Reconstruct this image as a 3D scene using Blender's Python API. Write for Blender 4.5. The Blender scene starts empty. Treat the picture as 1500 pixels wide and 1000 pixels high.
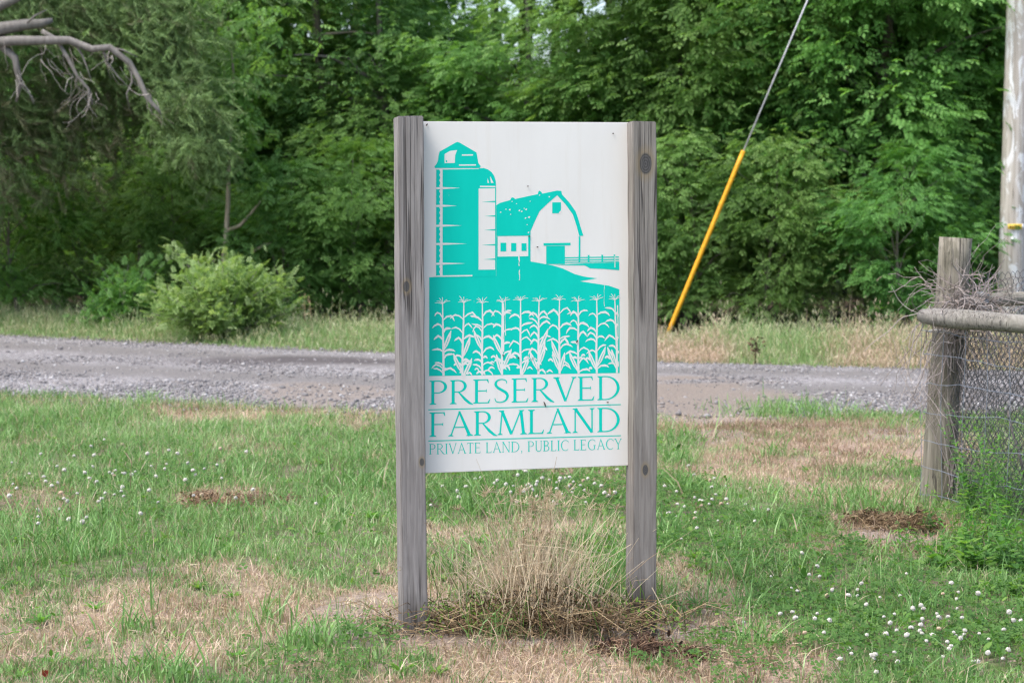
import bpy, bmesh, math, random
import numpy as np
from mathutils import Vector, Matrix

rnd = random.Random(7)
rng = np.random.default_rng(7)
sc = bpy.context.scene
C = sc.collection

# ------------------------------------------------------------------ camera, sky, sun
F_PX, CAM_H, PITCH = 3000.0, 1.51, math.radians(3.6)
cam_d = bpy.data.cameras.new('camera')
cam_d.sensor_width = 36.0
cam_d.lens = 36.0 * F_PX / 1500.0
cam_d.clip_start, cam_d.clip_end = 0.1, 2000.0
cam_d.dof.use_dof = True
cam_d.dof.focus_distance = 7.5
cam_d.dof.aperture_fstop = 6.0
cam = bpy.data.objects.new('camera', cam_d)
C.objects.link(cam)
cam.location = (0, 0, CAM_H)
cam.rotation_euler = (math.radians(90) - PITCH, 0, 0)
sc.camera = cam

SUN_EL, SUN_AZ = math.radians(60), math.radians(-128)     # azimuth from +Y, clockwise: behind and to the left
world = bpy.data.worlds.new('World')
sc.world = world
world.use_nodes = True
wn = world.node_tree.nodes
sky = wn.new('ShaderNodeTexSky')
sky.sky_type = 'NISHITA'
sky.sun_disc = False
sky.sun_elevation = SUN_EL
sky.sun_rotation = SUN_AZ
sky.air_density, sky.dust_density, sky.ozone_density = 1.0, 3.5, 1.0
wn['Background'].inputs['Strength'].default_value = 0.15
world.node_tree.links.new(sky.outputs[0], wn['Background'].inputs['Color'])
sun_d = bpy.data.lights.new('sun', 'SUN')
sun_d.energy = 1.4
sun_d.angle = math.radians(25)
sun_d.color = (1.0, 0.98, 0.95)
sun = bpy.data.objects.new('sun', sun_d)
C.objects.link(sun)
_s = Vector((math.sin(SUN_AZ) * math.cos(SUN_EL), math.cos(SUN_AZ) * math.cos(SUN_EL), math.sin(SUN_EL)))
sun.rotation_euler = _s.to_track_quat('Z', 'Y').to_euler()
sun.location = _s * 60
vs = sc.view_settings
vs.view_transform = 'Standard'
vs.look = 'None'
vs.exposure = 1.34
vs.gamma = 1.0
vs.use_curve_mapping = False
sc.cycles.max_bounces = 8
sc.cycles.filter_width = 1.3
sc.cycles.use_denoising = True
sc.cycles.denoiser = 'OPENIMAGEDENOISE'
sc.cycles.denoising_input_passes = 'RGB_ALBEDO_NORMAL'
sc.cycles.denoising_prefilter = 'NONE'
sc.cycles.use_adaptive_sampling = False
sc.cycles.sample_clamp_indirect = 4.0
sc.cycles.transparent_max_bounces = 4

# ------------------------------------------------------------------ helpers
CP, SP = math.cos(PITCH), math.sin(PITCH)


def P(px, py, y):
    """world point at depth y (metres along +Y) for a photograph pixel"""
    dx, du = (px - 750) / F_PX, (500 - py) / F_PX
    fy, fz = CP + du * SP, -SP + du * CP
    t = y / fy
    return Vector((dx * t, y, CAM_H + fz * t))


def G(px, py):
    dx, du = (px - 750) / F_PX, (500 - py) / F_PX
    fy, fz = CP + du * SP, -SP + du * CP
    t = CAM_H / -fz
    return (dx * t, fy * t)


def ss(a, b, x):
    t = np.clip((np.asarray(x, float) - a) / (b - a), 0, 1)
    return t * t * (3 - 2 * t)


_tab = np.random.default_rng(3).random((256, 256))


def vnoise(x, y):
    x = np.asarray(x, float); y = np.asarray(y, float)
    xi, yi = np.floor(x).astype(int), np.floor(y).astype(int)
    fx, fy = x - xi, y - yi
    fx, fy = fx * fx * (3 - 2 * fx), fy * fy * (3 - 2 * fy)
    a = _tab[xi & 255, yi & 255]; b = _tab[(xi + 1) & 255, yi & 255]
    c = _tab[xi & 255, (yi + 1) & 255]; d = _tab[(xi + 1) & 255, (yi + 1) & 255]
    return (a * (1 - fx) + b * fx) * (1 - fy) + (c * (1 - fx) + d * fx) * fy


def fbm(x, y, s=1.0, o=3):
    x = np.asarray(x, float) * s; y = np.asarray(y, float) * s
    v, amp, tot = 0, 1.0, 0
    for k in range(o):
        v = v + amp * vnoise(x + 17.3 * k, y + 9.1 * k); tot += amp
        amp *= .5; x = x * 2.03; y = y * 2.03
    return v / tot


NEAR = [(-60, 49), (-12, 21.6), (-4.26, 17.0), (-2.8, 16.25), (-1.3, 15.6), (1.06, 15.2), (3.1, 15.55), (6, 15.2), (12, 13.2), (60, -3)]
FAR = [(-60, 60), (-12, 29), (-6.3, 25.3), (-1.25, 22.0), (1.48, 20.7), (3.96, 19.8), (12, 17.2), (60, 1)]


def y_near(x):
    return np.interp(x, [p[0] for p in NEAR], [p[1] for p in NEAR])


def y_far(x):
    return np.interp(x, [p[0] for p in FAR], [p[1] for p in FAR])


def road_t(x, y):
    a, b = y_near(x), y_far(x)
    return (y - a) / (b - a)


def gz(x, y):
    x = np.asarray(x, float); y = np.asarray(y, float)
    d = np.maximum(y_near(x) - y, y - y_far(x))            # >0 outside the road
    m = ss(0.1, 1.2, d)
    b = (fbm(x, y, 0.9, 3) - .5) * 0.10 + (fbm(x + 50, y, 3.5, 2) - .5) * 0.035
    dist = np.hypot(x - 0.05, y - 7.45)
    b = b * (0.4 + 0.6 * ss(.6, 1.6, dist))
    b = b - .055 * np.exp(-((x - .52) / .32) ** 2 - ((y - 7.5) / .45) ** 2)
    return b * m - 0.03 * ss(0.25, -0.05, d)


def patch(x, y, px, py, hw, hh, n=0.5):
    cx, cy = G(px, py)
    rx = hw * math.hypot(cx, cy) / F_PX
    _, ya = G(px, py - hh); _, yb = G(px, py + hh)
    ry = abs(ya - yb) / 2
    r = np.sqrt(((x - cx) / rx) ** 2 + ((y - cy) / ry) ** 2)
    r = r + n * (fbm(x + px, y + py, 2.2, 3) - .5) * 2
    return ss(1.15, 0.7, r)


DRY = [(260, 900, 370, 55, .7, .85), (60, 960, 160, 60, .6, .8), (520, 930, 240, 80, .5, .9), (310, 605, 110, 17, .3, 1), (480, 606, 160, 9, .4, .8),
       (800, 950, 420, 80, .35, 1), (1090, 950, 110, 85, .4, .95), (760, 775, 200, 22, .5, .85), (1010, 860, 60, 50, .5, .4),
       (1150, 640, 260, 36, .7, .88), (1110, 690, 160, 25, .6, .9), (1230, 720, 130, 30, .6, .75), (1330, 640, 80, 40, .5, .8), (820, 620, 200, 22, .5, .8),
       (1290, 775, 90, 30, .5, .9), (330, 735, 75, 14, .4, .9), (1000, 700, 50, 40, .6, .5), (700, 830, 130, 40, .5, .5)]
GREEN = [(480, 958, 110, 42, .4, 1), (40, 905, 55, 30, .5, .8), (60, 985, 80, 30, .5, .8), (290, 855, 50, 12, .4, .7), (1160, 600, 70, 12, .4, 1),
         (980, 655, 45, 20, .4, 1), (1000, 735, 60, 30, .4, .8), (830, 840, 60, 40, .5, .5), (590, 975, 60, 25, .5, .7), (345, 960, 60, 20, .4, .5)]
DIRT = [(1000, 588, 170, 34, .5, 1), (470, 580, 120, 16, .5, .8), (760, 905, 330, 40, .5, .9), (1300, 770, 80, 25, .5, .9), (560, 900, 130, 40, .5, .6),
        (1330, 640, 60, 22, .5, .6), (1040, 640, 80, 12, .5, .7)]
CLOVER = [(830, 720, 180, 40, .5, 1), (1250, 900, 330, 120, .6, 1), (1090, 800, 160, 60, .6, .8), (480, 960, 110, 42, .4, 1), (160, 725, 220, 45, .6, .7),
          (1000, 750, 80, 40, .5, 1), (1200, 860, 160, 40, .6, .9), (1030, 560, 1, 1, .1, 0)]


def field(lst, x, y):
    v = np.zeros_like(np.asarray(x, float))
    for (px, py, hw, hh, n, a) in lst:
        v = np.maximum(v, a * patch(x, y, px, py, hw, hh, n))
    return v


BROWN = [(1130, 640, 240, 30, .5, 1), (1320, 650, 60, 40, .4, 1), (800, 930, 300, 50, .5, .8)]


def dryness(x, y):
    d = field(DRY, x, y) * (1 - field(GREEN, x, y))
    d = np.maximum(d, 0.5 * ss(.57, .73, fbm(x + 31, y + 77, 1.3, 4)))
    d = d + (fbm(x + 13, y + 57, 3.2, 4) - .5) * 1.5 * (d > .02) * (1 - .3 * d)
    return np.clip(d, 0, 1)


def mesh_arrays(name, V, T, attrs=None, smooth=False):
    me = bpy.data.meshes.new(name)
    V = np.ascontiguousarray(V, np.float32); T = np.ascontiguousarray(T, np.int32)
    me.vertices.add(len(V)); me.vertices.foreach_set('co', V.ravel())
    me.loops.add(T.size); me.loops.foreach_set('vertex_index', T.ravel())
    me.polygons.add(len(T))
    me.polygons.foreach_set('loop_start', np.arange(0, T.size, 3, dtype=np.int32))
    me.polygons.foreach_set('loop_total', np.full(len(T), 3, np.int32))
    if smooth:
        me.polygons.foreach_set('use_smooth', np.ones(len(T), bool))
    for k, v in (attrs or {}).items():
        a = me.attributes.new(k, 'FLOAT', 'POINT')
        a.data.foreach_set('value', np.ascontiguousarray(v, np.float32))
    me.update(calc_edges=True)
    return me


def link(name, me, m, parent=None):
    o = bpy.data.objects.new(name, me)
    C.objects.link(o)
    if m is not None:
        me.materials.append(m)
    if parent is not None:
        o.parent = parent
    return o


def tag(o, label, cat, group=None):
    o['label'] = label; o['category'] = cat
    if group: o['group'] = group
    return o


def thing(name, label, cat, loc=(0, 0, 0), rotz=0, group=None):
    o = bpy.data.objects.new(name, None)
    C.objects.link(o)
    o.location = loc; o.rotation_euler = (0, 0, rotz)
    o.empty_display_size = .1
    return tag(o, label, cat, group)


def kind(o, k):
    o['kind'] = k
    return o


class MB:
    """collects triangles for one mesh"""
    def __init__(s):
        s.V = []; s.T = []; s.A = []; s.n = 0

    def add(s, V, T, tint=0.5):
        V = np.asarray(V, float).reshape(-1, 3); T = np.asarray(T, int).reshape(-1, 3)
        s.V.append(V); s.T.append(T + s.n)
        s.A.append(np.full(len(V), tint) if np.isscalar(tint) else np.asarray(tint)); s.n += len(V)

    def tube(s, pts, rad, k=6, tint=.5, cap=True, wob=0.0):
        pts = [Vector(p) for p in pts]; n = len(pts)
        if np.isscalar(rad): rad = [rad] * n
        V = []; ref = None
        for i, p in enumerate(pts):
            d = (pts[min(i + 1, n - 1)] - pts[max(i - 1, 0)])
            d = d.normalized() if d.length > 1e-9 else Vector((0, 0, 1))
            if ref is None:
                ref = d.orthogonal().normalized()
            u = (ref - d * ref.dot(d))
            u = u.normalized() if u.length > 1e-6 else d.orthogonal().normalized()
            ref = u; w = d.cross(u)
            for j in range(k):
                a = 2 * math.pi * j / k
                r = rad[i] * (1 + wob * (rnd.random() - .5))
                V.append(p + (u * math.cos(a) + w * math.sin(a)) * r)
        T = []
        for i in range(n - 1):
            for j in range(k):
                a, b = i * k + j, i * k + (j + 1) % k
                T += [(a, b, b + k), (a, b + k, a + k)]
        if cap:
            V += [pts[0], pts[-1]]
            c0, c1 = n * k, n * k + 1
            for j in range(k):
                T += [(c0, (j + 1) % k, j), (c1, (n - 1) * k + j, (n - 1) * k + (j + 1) % k)]
        s.add([tuple(v) for v in V], T, tint)

    def box(s, x0, x1, y0, y1, z0, z1, tint=.5):
        V = [(x, y, z) for z in (z0, z1) for y in (y0, y1) for x in (x0, x1)]
        Q = [(0, 2, 3, 1), (4, 5, 7, 6), (0, 1, 5, 4), (2, 6, 7, 3), (0, 4, 6, 2), (1, 3, 7, 5)]
        s.add(V, [t for q in Q for t in ((q[0], q[1], q[2]), (q[0], q[2], q[3]))], tint)

    def inst(s, tv, tt, M, L, tint):
        """instances of template (tv,tt) with matrices M (N,3,3), positions L (N,3), tint (N,)"""
        tv = np.asarray(tv, float); tt = np.asarray(tt, int)
        N, k = len(L), len(tv)
        V = np.einsum('nij,kj->nki', M, tv) + np.asarray(L)[:, None, :]
        T = tt[None] + (np.arange(N) * k)[:, None, None]
        s.add(V.reshape(-1, 3), T.reshape(-1, 3), np.repeat(tint, k))

    def arrays(s):
        return np.concatenate(s.V), np.concatenate(s.T), np.concatenate(s.A)

    def build(s, name, m, parent=None, smooth=False, extra=None):
        V, T, A = s.arrays()
        at = {'tint': A}
        if extra: at.update(extra)
        return link(name, mesh_arrays(name, V, T, at, smooth), m, parent)


def frames(dirs, ups):
    """(N,3,3) matrices with columns dir, side, normal"""
    d = dirs / np.linalg.norm(dirs, axis=1, keepdims=True)
    s = np.cross(ups, d); s /= np.maximum(np.linalg.norm(s, axis=1, keepdims=True), 1e-6)
    n = np.cross(d, s)
    return np.stack([d, s, n], axis=2)


# ------------------------------------------------------------------ materials
def mat(name):
    m = bpy.data.materials.new(name); m.use_nodes = True
    nt = m.node_tree; nt.nodes.clear()
    out = nt.nodes.new('ShaderNodeOutputMaterial')
    return m, nt, out


def nd(nt, t, **kw):
    n = nt.nodes.new('ShaderNode' + t)
    for k, v in kw.items():
        if k.startswith('i_'):
            key = k[2:]
            key = int(key) if key.isdigit() else key.replace('_', ' ')
            n.inputs[key].default_value = v
        else:
            setattr(n, k, v)
    return n


def ramp(nt, fac, stops):
    r = nt.nodes.new('ShaderNodeValToRGB')
    el = r.color_ramp.elements
    while len(el) < len(stops): el.new(.5)
    for e, (p, c) in zip(el, stops):
        e.position = p; e.color = (*c, 1)
    if fac is not None: nt.links.new(fac, r.inputs[0])
    return r.outputs[0]


def mixc(nt, fac, a, b, mode='MIX'):
    m = nt.nodes.new('ShaderNodeMix'); m.data_type = 'RGBA'; m.blend_type = mode
    for i, v in ((0, fac), (6, a), (7, b)):
        if hasattr(v, 'links'): nt.links.new(v, m.inputs[i])
        elif i == 0: m.inputs[0].default_value = v
        else: m.inputs[i].default_value = (*v, 1)
    return m.outputs[2]


def attr(nt, n='tint'):
    a = nt.nodes.new('ShaderNodeAttribute'); a.attribute_name = n
    return a.outputs['Fac']


def noise(nt, scale, detail=4, rough=.6, vec=None, dist=0.0):
    n = nd(nt, 'TexNoise', i_Scale=scale, i_Detail=detail, i_Roughness=rough, i_Distortion=dist)
    if vec is not None: nt.links.new(vec, n.inputs['Vector'])
    return n.outputs[0]


def objco(nt, scale=(1, 1, 1), loc=(0, 0, 0)):
    t = nt.nodes.new('ShaderNodeTexCoord')
    m = nt.nodes.new('ShaderNodeMapping'); m.inputs['Scale'].default_value = scale; m.inputs['Location'].default_value = loc
    nt.links.new(t.outputs['Object'], m.inputs['Vector'])
    return m.outputs[0]


def mth(nt, op, a, b=0.5, c=None):
    m = nt.nodes.new('ShaderNodeMath'); m.operation = op
    for i, v in ((0, a), (1, b), (2, c)):
        if v is None: continue
        if hasattr(v, 'links'): nt.links.new(v, m.inputs[i])
        else: m.inputs[i].default_value = v
    return m.outputs[0]


def principled(nt, out, col, rough=.8, spec=.3, bump=None, bstr=.3, bdist=.01, metal=0.0):
    b = nd(nt, 'BsdfPrincipled')
    if hasattr(col, 'links'): nt.links.new(col, b.inputs['Base Color'])
    else: b.inputs['Base Color'].default_value = (*col, 1)
    if hasattr(rough, 'links'): nt.links.new(rough, b.inputs['Roughness'])
    else: b.inputs['Roughness'].default_value = rough
    b.inputs['Specular IOR Level'].default_value = spec
    b.inputs['Metallic'].default_value = metal
    if bump is not None:
        bn = nd(nt, 'Bump', i_Strength=bstr, i_Distance=bdist)
        nt.links.new(bump, bn.inputs['Height']); nt.links.new(bn.outputs[0], b.inputs['Normal'])
    nt.links.new(b.outputs[0], out.inputs[0])
    return b


def leaf_mat(name, stops, trans=.48, rough=.55, spec=.2, var=0.25, tcol=(1.25, 1.3, .6)):
    m, nt, out = mat(name)
    col = ramp(nt, attr(nt), stops)
    oi = nt.nodes.new('ShaderNodeObjectInfo')
    v = mth(nt, 'MULTIPLY_ADD', oi.outputs['Random'], var, 1 - var / 2)
    hs = nd(nt, 'HueSaturation'); nt.links.new(col, hs.inputs['Color']); nt.links.new(v, hs.inputs['Value'])
    hv = mth(nt, 'MULTIPLY_ADD', oi.outputs['Random'], .03, .485); nt.links.new(hv, hs.inputs['Hue'])
    col = hs.outputs[0]
    b = nd(nt, 'BsdfPrincipled', i_Roughness=rough); b.inputs['Specular IOR Level'].default_value = spec
    nt.links.new(col, b.inputs['Base Color'])
    t = nd(nt, 'BsdfTranslucent')
    nt.links.new(mixc(nt, 1.0, col, tcol, 'MULTIPLY'), t.inputs['Color'])
    mx = nd(nt, 'MixShader', i_0=trans)
    nt.links.new(b.outputs[0], mx.inputs[1]); nt.links.new(t.outputs[0], mx.inputs[2])
    nt.links.new(mx.outputs[0], out.inputs[0])
    return m


M = {}
M['leaf_mid'] = leaf_mat('leaf_mid', [(0, (.075, .16, .048)), (.5, (.14, .285, .075)), (1, (.25, .42, .145))])
M['leaf_dark'] = leaf_mat('leaf_dark', [(0, (.065, .145, .05)), (.5, (.12, .25, .078)), (1, (.215, .38, .14))])
M['leaf_bright'] = leaf_mat('leaf_bright', [(0, (.088, .18, .042)), (.5, (.155, .305, .075)), (1, (.26, .425, .135))])
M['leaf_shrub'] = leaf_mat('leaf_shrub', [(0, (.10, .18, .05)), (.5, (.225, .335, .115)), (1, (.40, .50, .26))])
M['leaf_woods'] = leaf_mat('leaf_woods', [(0, (.07, .10, .04)), (.5, (.13, .24, .06)), (1, (.22, .34, .10))])
M['leaf_cedar'] = leaf_mat('leaf_cedar', [(0, (.15, .15, .085)), (.35, (.115, .195, .07)), (1, (.21, .34, .12))], trans=.15, var=.1)
M['clover_leaf'] = leaf_mat('clover_leaf', [(0, (.045, .12, .03)), (.5, (.085, .21, .05)), (1, (.17, .31, .085))])
M['weed_leaf'] = leaf_mat('weed_leaf', [(0, (.05, .13, .03)), (.5, (.10, .24, .05)), (1, (.21, .36, .08))])
M['dead_leaf'] = leaf_mat('dead_leaf', [(0, (.035, .02, .013)), (.5, (.14, .085, .05)), (1, (.42, .29, .18))], trans=.15)
M['straw'] = leaf_mat('straw', [(0, (.12, .075, .045)), (.5, (.42, .31, .19)), (1, (.74, .63, .45))], trans=.2, tcol=(1, .95, .8))
M['vine'] = leaf_mat('vine', [(0, (.10, .08, .07)), (.5, (.27, .23, .205)), (1, (.46, .41, .38))], trans=0.0)
M['red_leaf'] = leaf_mat('red_leaf', [(0, (.13, .015, .02)), (1, (.26, .035, .04))])


def grass_mat(name):
    m, nt, out = mat(name)
    g = ramp(nt, attr(nt), [(0, (.072, .165, .043)), (.45, (.15, .297, .082)), (.8, (.26, .41, .15)), (1, (.38, .485, .26))])
    d = ramp(nt, attr(nt), [(0, (.22, .14, .10)), (.5, (.46, .32, .245)), (1, (.64, .50, .40))])
    col = mixc(nt, attr(nt, 'dry'), g, d)
    b = nd(nt, 'BsdfPrincipled', i_Roughness=.5); b.inputs['Specular IOR Level'].default_value = .35
    nt.links.new(col, b.inputs['Base Color'])
    t = nd(nt, 'BsdfTranslucent'); nt.links.new(mixc(nt, 1.0, col, (1.1, 1.15, .7), 'MULTIPLY'), t.inputs['Color'])
    mx = nd(nt, 'MixShader', i_0=.3)
    nt.links.new(b.outputs[0], mx.inputs[1]); nt.links.new(t.outputs[0], mx.inputs[2])
    nt.links.new(mx.outputs[0], out.inputs[0])
    return m


M['grass'] = grass_mat('grass')


def wood_mat(name, dark, mid, light, sc_=(60, 60, 4.0), green=0.15, crack=True, knot=None, foot=.5):
    m, nt, out = mat(name)
    v = objco(nt, sc_)
    n1 = noise(nt, 1.0, 6, .65, v, .8)
    v2 = objco(nt, (sc_[0] * 4, sc_[1] * 4, sc_[2] * 1.2))
    n2 = noise(nt, 1.0, 3, .6, v2)
    f = mth(nt, 'ADD', mth(nt, 'MULTIPLY', n1, .65), mth(nt, 'MULTIPLY', n2, .35))
    col = ramp(nt, f, [(.28, dark), (.5, mid), (.72, light)])
    v6 = objco(nt, (sc_[0] * 9, sc_[1] * 9, sc_[2] * .8)) if sc_[2] < sc_[0] else objco(nt, (sc_[0] * 5, sc_[1] * .8, sc_[2] * 5))
    n6 = noise(nt, 1.0, 3, .6, v6)
    col = mixc(nt, ramp(nt, n6, [(.52, (0, 0, 0)), (.70, (.28, .28, .28))]), col, dark)
    v3 = objco(nt, (3, 3, 1.2)); n3 = noise(nt, 1.0, 4, .6, v3)
    col = mixc(nt, mth(nt, 'MULTIPLY', ramp(nt, n3, [(.45, (0, 0, 0)), (.7, (1, 1, 1))]), green), col, (.17, .18, .10))
    hgt = f
    if crack:
        v4 = objco(nt, (55, 55, .9)); n4 = noise(nt, 1.0, 2, .4, v4, .5)
        ck = ramp(nt, mth(nt, 'ABSOLUTE', mth(nt, 'SUBTRACT', n4, .5)), [(.006, (1, 1, 1)), (.03, (0, 0, 0))])
        v5 = objco(nt, (4, 4, 1.5)); n5 = noise(nt, 1.0, 2, .5, v5)
        ck = mth(nt, 'MULTIPLY', ck, ramp(nt, n5, [(.44, (0, 0, 0)), (.52, (1, 1, 1))]))
        col = mixc(nt, mth(nt, 'MULTIPLY', ck, .85), col, (.035, .03, .028))
        hgt = mth(nt, 'SUBTRACT', f, ck)
    if knot:
        for (kx, kz, kr) in knot:
            tc = nt.nodes.new('ShaderNodeTexCoord')
            mp = nt.nodes.new('ShaderNodeMapping'); mp.inputs['Location'].default_value = (-kx / kr, 0, -kz / (kr * 1.7)); mp.inputs['Scale'].default_value = (1 / kr, 0, 1 / (kr * 1.7))
            nt.links.new(tc.outputs['Object'], mp.inputs['Vector'])
            ln = nt.nodes.new('ShaderNodeVectorMath'); ln.operation = 'LENGTH'; nt.links.new(mp.outputs[0], ln.inputs[0])
            r = mth(nt, 'MULTIPLY', mth(nt, 'ADD', ln.outputs['Value'], mth(nt, 'MULTIPLY', mth(nt, 'SUBTRACT', n1, .5), .5)), .4)
            halo = ramp(nt, r, [(.4, (1, 1, 1)), (.72, (0, 0, 0))])
            col = mixc(nt, mth(nt, 'MULTIPLY', halo, .6), col, (.22, .17, .10))
            core = ramp(nt, r, [(.32, (1, 1, 1)), (.41, (0, 0, 0))])
            rings = ramp(nt, mth(nt, 'FRACT', mth(nt, 'MULTIPLY', r, 10)), [(.1, (.045, .043, .042)), (.7, (.095, .092, .09))])
            col = mixc(nt, core, col, rings)
    if knot:                                              # damp, soil-stained foot
        tc = nt.nodes.new('ShaderNodeTexCoord'); sx = nd(nt, 'SeparateXYZ'); nt.links.new(tc.outputs['Object'], sx.inputs[0])
        zz = mth(nt, 'ADD', sx.outputs[2], mth(nt, 'MULTIPLY', mth(nt, 'SUBTRACT', noise(nt, 1, 5, .65, objco(nt, (30, 30, 8))), .5), .22))
        col = mixc(nt, mth(nt, 'MULTIPLY', ramp(nt, zz, [(.06, (1, 1, 1)), (.17, (0, 0, 0))]), foot), col, (.05, .042, .033))
    principled(nt, out, col, .85, .2, hgt, .6, .004)
    return m


M['post_l'] = wood_mat('post_wood', (.12, .108, .104), (.222, .205, .198), (.325, .303, .295), green=.06, knot=[(.03, .62, .009), (-.02, 1.25, .012)])
M['post_r'] = wood_mat('post_wood_knot', (.115, .10, .09), (.215, .195, .178), (.32, .295, .272), green=.16, knot=[(.003, 1.685, .025), (0.0, .56, .012)], foot=.9)
M['fence_wood'] = wood_mat('fence_wood', (.10, .09, .07), (.215, .195, .155), (.34, .315, .265), (26, 26, 1.5), green=.6)
_nt = M['fence_wood'].node_tree
_b = next(n for n in _nt.nodes if n.type == 'BSDF_PRINCIPLED'); _c = _b.inputs['Base Color'].links[0].from_socket
_n = noise(_nt, 1.0, 6, .7, objco(_nt, (9, 9, 4)), .6)
_nt.links.new(mixc(_nt, ramp(_nt, _n, [(.5, (0, 0, 0)), (.62, (.5, .5, .5))]), _c, (.05, .048, .03)), _b.inputs['Base Color'])
M['rail_wood'] = wood_mat('rail_wood', (.11, .10, .09), (.21, .195, .175), (.32, .305, .28), (30, 1.2, 30), green=.2)
M['bark'] = wood_mat('bark', (.08, .068, .058), (.16, .14, .12), (.26, .235, .21), (14, 14, 2.0), green=.3, crack=False)
M['bark_pale'] = wood_mat('bark_pale', (.08, .072, .064), (.158, .146, .134), (.25, .235, .22), (18, 18, 5), green=.1, crack=False)


def pole_mat():
    m, nt, out = mat('pole_wood')
    v = objco(nt, (16, 16, .7)); n1 = noise(nt, 1, 6, .65, v, .5)
    col = ramp(nt, n1, [(.3, (.28, .25, .22)), (.5, (.43, .39, .345)), (.7, (.54, .50, .46))])
    v2 = objco(nt, (5, 5, 1.6)); n2 = noise(nt, 1, 7, .7, v2, 1.0)
    col = mixc(nt, ramp(nt, n2, [(.52, (0, 0, 0)), (.56, (1, 1, 1))]), col, (.66, .66, .66))
    v4 = objco(nt, (26, 26, .5)); n4 = noise(nt, 1, 2, .4, v4)
    ck = ramp(nt, mth(nt, 'ABSOLUTE', mth(nt, 'SUBTRACT', n4, .5)), [(.004, (1, 1, 1)), (.02, (0, 0, 0))])
    col = mixc(nt, mth(nt, 'MULTIPLY', ck, .6), col, (.09, .075, .06))
    principled(nt, out, col, .85, .2, n1, .5, .01)
    return m


M['pole'] = pole_mat()


def plain(name, col, rough=.6, spec=.4, metal=0., nz=0.12, scale=30):
    m, nt, out = mat(name)
    n = noise(nt, scale, 5, .65, objco(nt))
    f = ramp(nt, n, [(.3, (1 - nz,) * 3), (.7, (1 + nz,) * 3)])
    c = mixc(nt, 1.0, col, f, 'MULTIPLY')
    principled(nt, out, c, rough, spec, n, .15, .002, metal)
    return m


M['yellow'] = plain('yellow_plastic', (.62, .30, .01), .55, .35, nz=.22, scale=14)
M['steel'] = plain('galvanised_steel', (.58, .59, .61), .5, .5, .2)
M['mesh_wire'] = plain('wire_grey', (.085, .085, .09), .5, .5, .5)
M['fence_wire'] = plain('wire_blue_grey', (.22, .25, .30), .5, .5, .4)
M['tag_yellow'] = plain('tag_yellow', (.75, .50, .05), .5)
M['tag_white'] = plain('tag_white', (.7, .7, .7), .5)
M['tag_dark'] = plain('tag_dark', (.05, .04, .03), .7)
M['glass_grey'] = plain('insulator_grey', (.16, .18, .19), .25, .5)
M['petal'] = plain('clover_petal', (.58, .555, .50), .7, .2, nz=.3, scale=150)
M['petal_tan'] = plain('clover_petal_fading', (.52, .40, .29), .8, .2, nz=.2, scale=150)
M['stem_green'] = plain('stem_green', (.10, .19, .06), .6)
M['speck'] = plain('dark_speck', (.05, .04, .035), .8)
M['rust'] = plain('rust', (.12, .07, .045), .8)


def panel_mat():
    m, nt, out = mat('sign_panel_white')
    n1 = noise(nt, 1, 5, .6, objco(nt, (3, 3, 1.1)))
    n2 = noise(nt, 1, 4, .7, objco(nt, (40, 40, 2.2)))
    c = ramp(nt, n1, [(.35, (.645, .63, .60)), (.65, (.70, .686, .66))])
    c = mixc(nt, mth(nt, 'MULTIPLY', ramp(nt, n2, [(.55, (0, 0, 0)), (.75, (1, 1, 1))]), .34), c, (.60, .56, .50))
    # grime that has run down beside the right-hand post
    tc = nt.nodes.new('ShaderNodeTexCoord'); sx = nd(nt, 'SeparateXYZ'); nt.links.new(tc.outputs['Object'], sx.inputs[0])
    edge = mth(nt, 'MULTIPLY', mth(nt, 'SUBTRACT', sx.outputs[0], .30), 12.0)
    ed = nt.nodes.new('ShaderNodeClamp'); nt.links.new(edge, ed.inputs[0])
    c = mixc(nt, mth(nt, 'MULTIPLY', mth(nt, 'MULTIPLY', ed.outputs[0], n1), .45), c, (.62, .585, .52))
    principled(nt, out, c, .42, .4, n1, .05, .002)
    return m


M['panel'] = panel_mat()


def teal_mat():
    m, nt, out = mat('sign_teal')
    n1 = noise(nt, 1, 5, .6, objco(nt, (6, 6, 1.5)))
    n2 = noise(nt, 1, 6, .75, objco(nt, (90, 90, 14)))
    c = ramp(nt, n1, [(.35, (.0, .49, .39)), (.65, (.002, .535, .43))])
    c = mixc(nt, ramp(nt, n2, [(.70, (0, 0, 0)), (.74, (1, 1, 1))]), c, (.60, .70, .68))
    principled(nt, out, c, .6, .12)
    return m


M['teal'] = teal_mat()


def ground_mat():
    m, nt, out = mat('ground_soil')
    co = objco(nt)
    n1 = noise(nt, 6, 6, .7, co); n2 = noise(nt, 45, 5, .7, co); n3 = noise(nt, 1.4, 4, .6, co)
    soil = ramp(nt, n2, [(.3, (.075, .055, .04)), (.5, (.17, .13, .10)), (.72, (.30, .245, .195))])
    gr = ramp(nt, n2, [(.3, (.045, .075, .022)), (.6, (.11, .16, .05)), (.8, (.19, .21, .09))])
    st = ramp(nt, n2, [(.3, (.16, .11, .08)), (.55, (.34, .25, .19)), (.75, (.48, .385, .31))])
    dirt = ramp(nt, n2, [(.3, (.17, .135, .115)), (.6, (.30, .25, .215)), (.8, (.40, .35, .31))])
    c = mixc(nt, ramp(nt, n1, [(.42, (0, 0, 0)), (.6, (1, 1, 1))]), gr, soil)
    c = mixc(nt, attr(nt, 'dry'), c, st)
    c = mixc(nt, attr(nt, 'dirt'), c, dirt)
    lit = ramp(nt, n2, [(.3, (.025, .02, .014)), (.6, (.06, .045, .03)), (.8, (.11, .085, .055))])
    c = mixc(nt, attr(nt, 'litter'), c, lit)
    principled(nt, out, c, .95, .15, n2, .7, .02)
    return m


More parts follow.
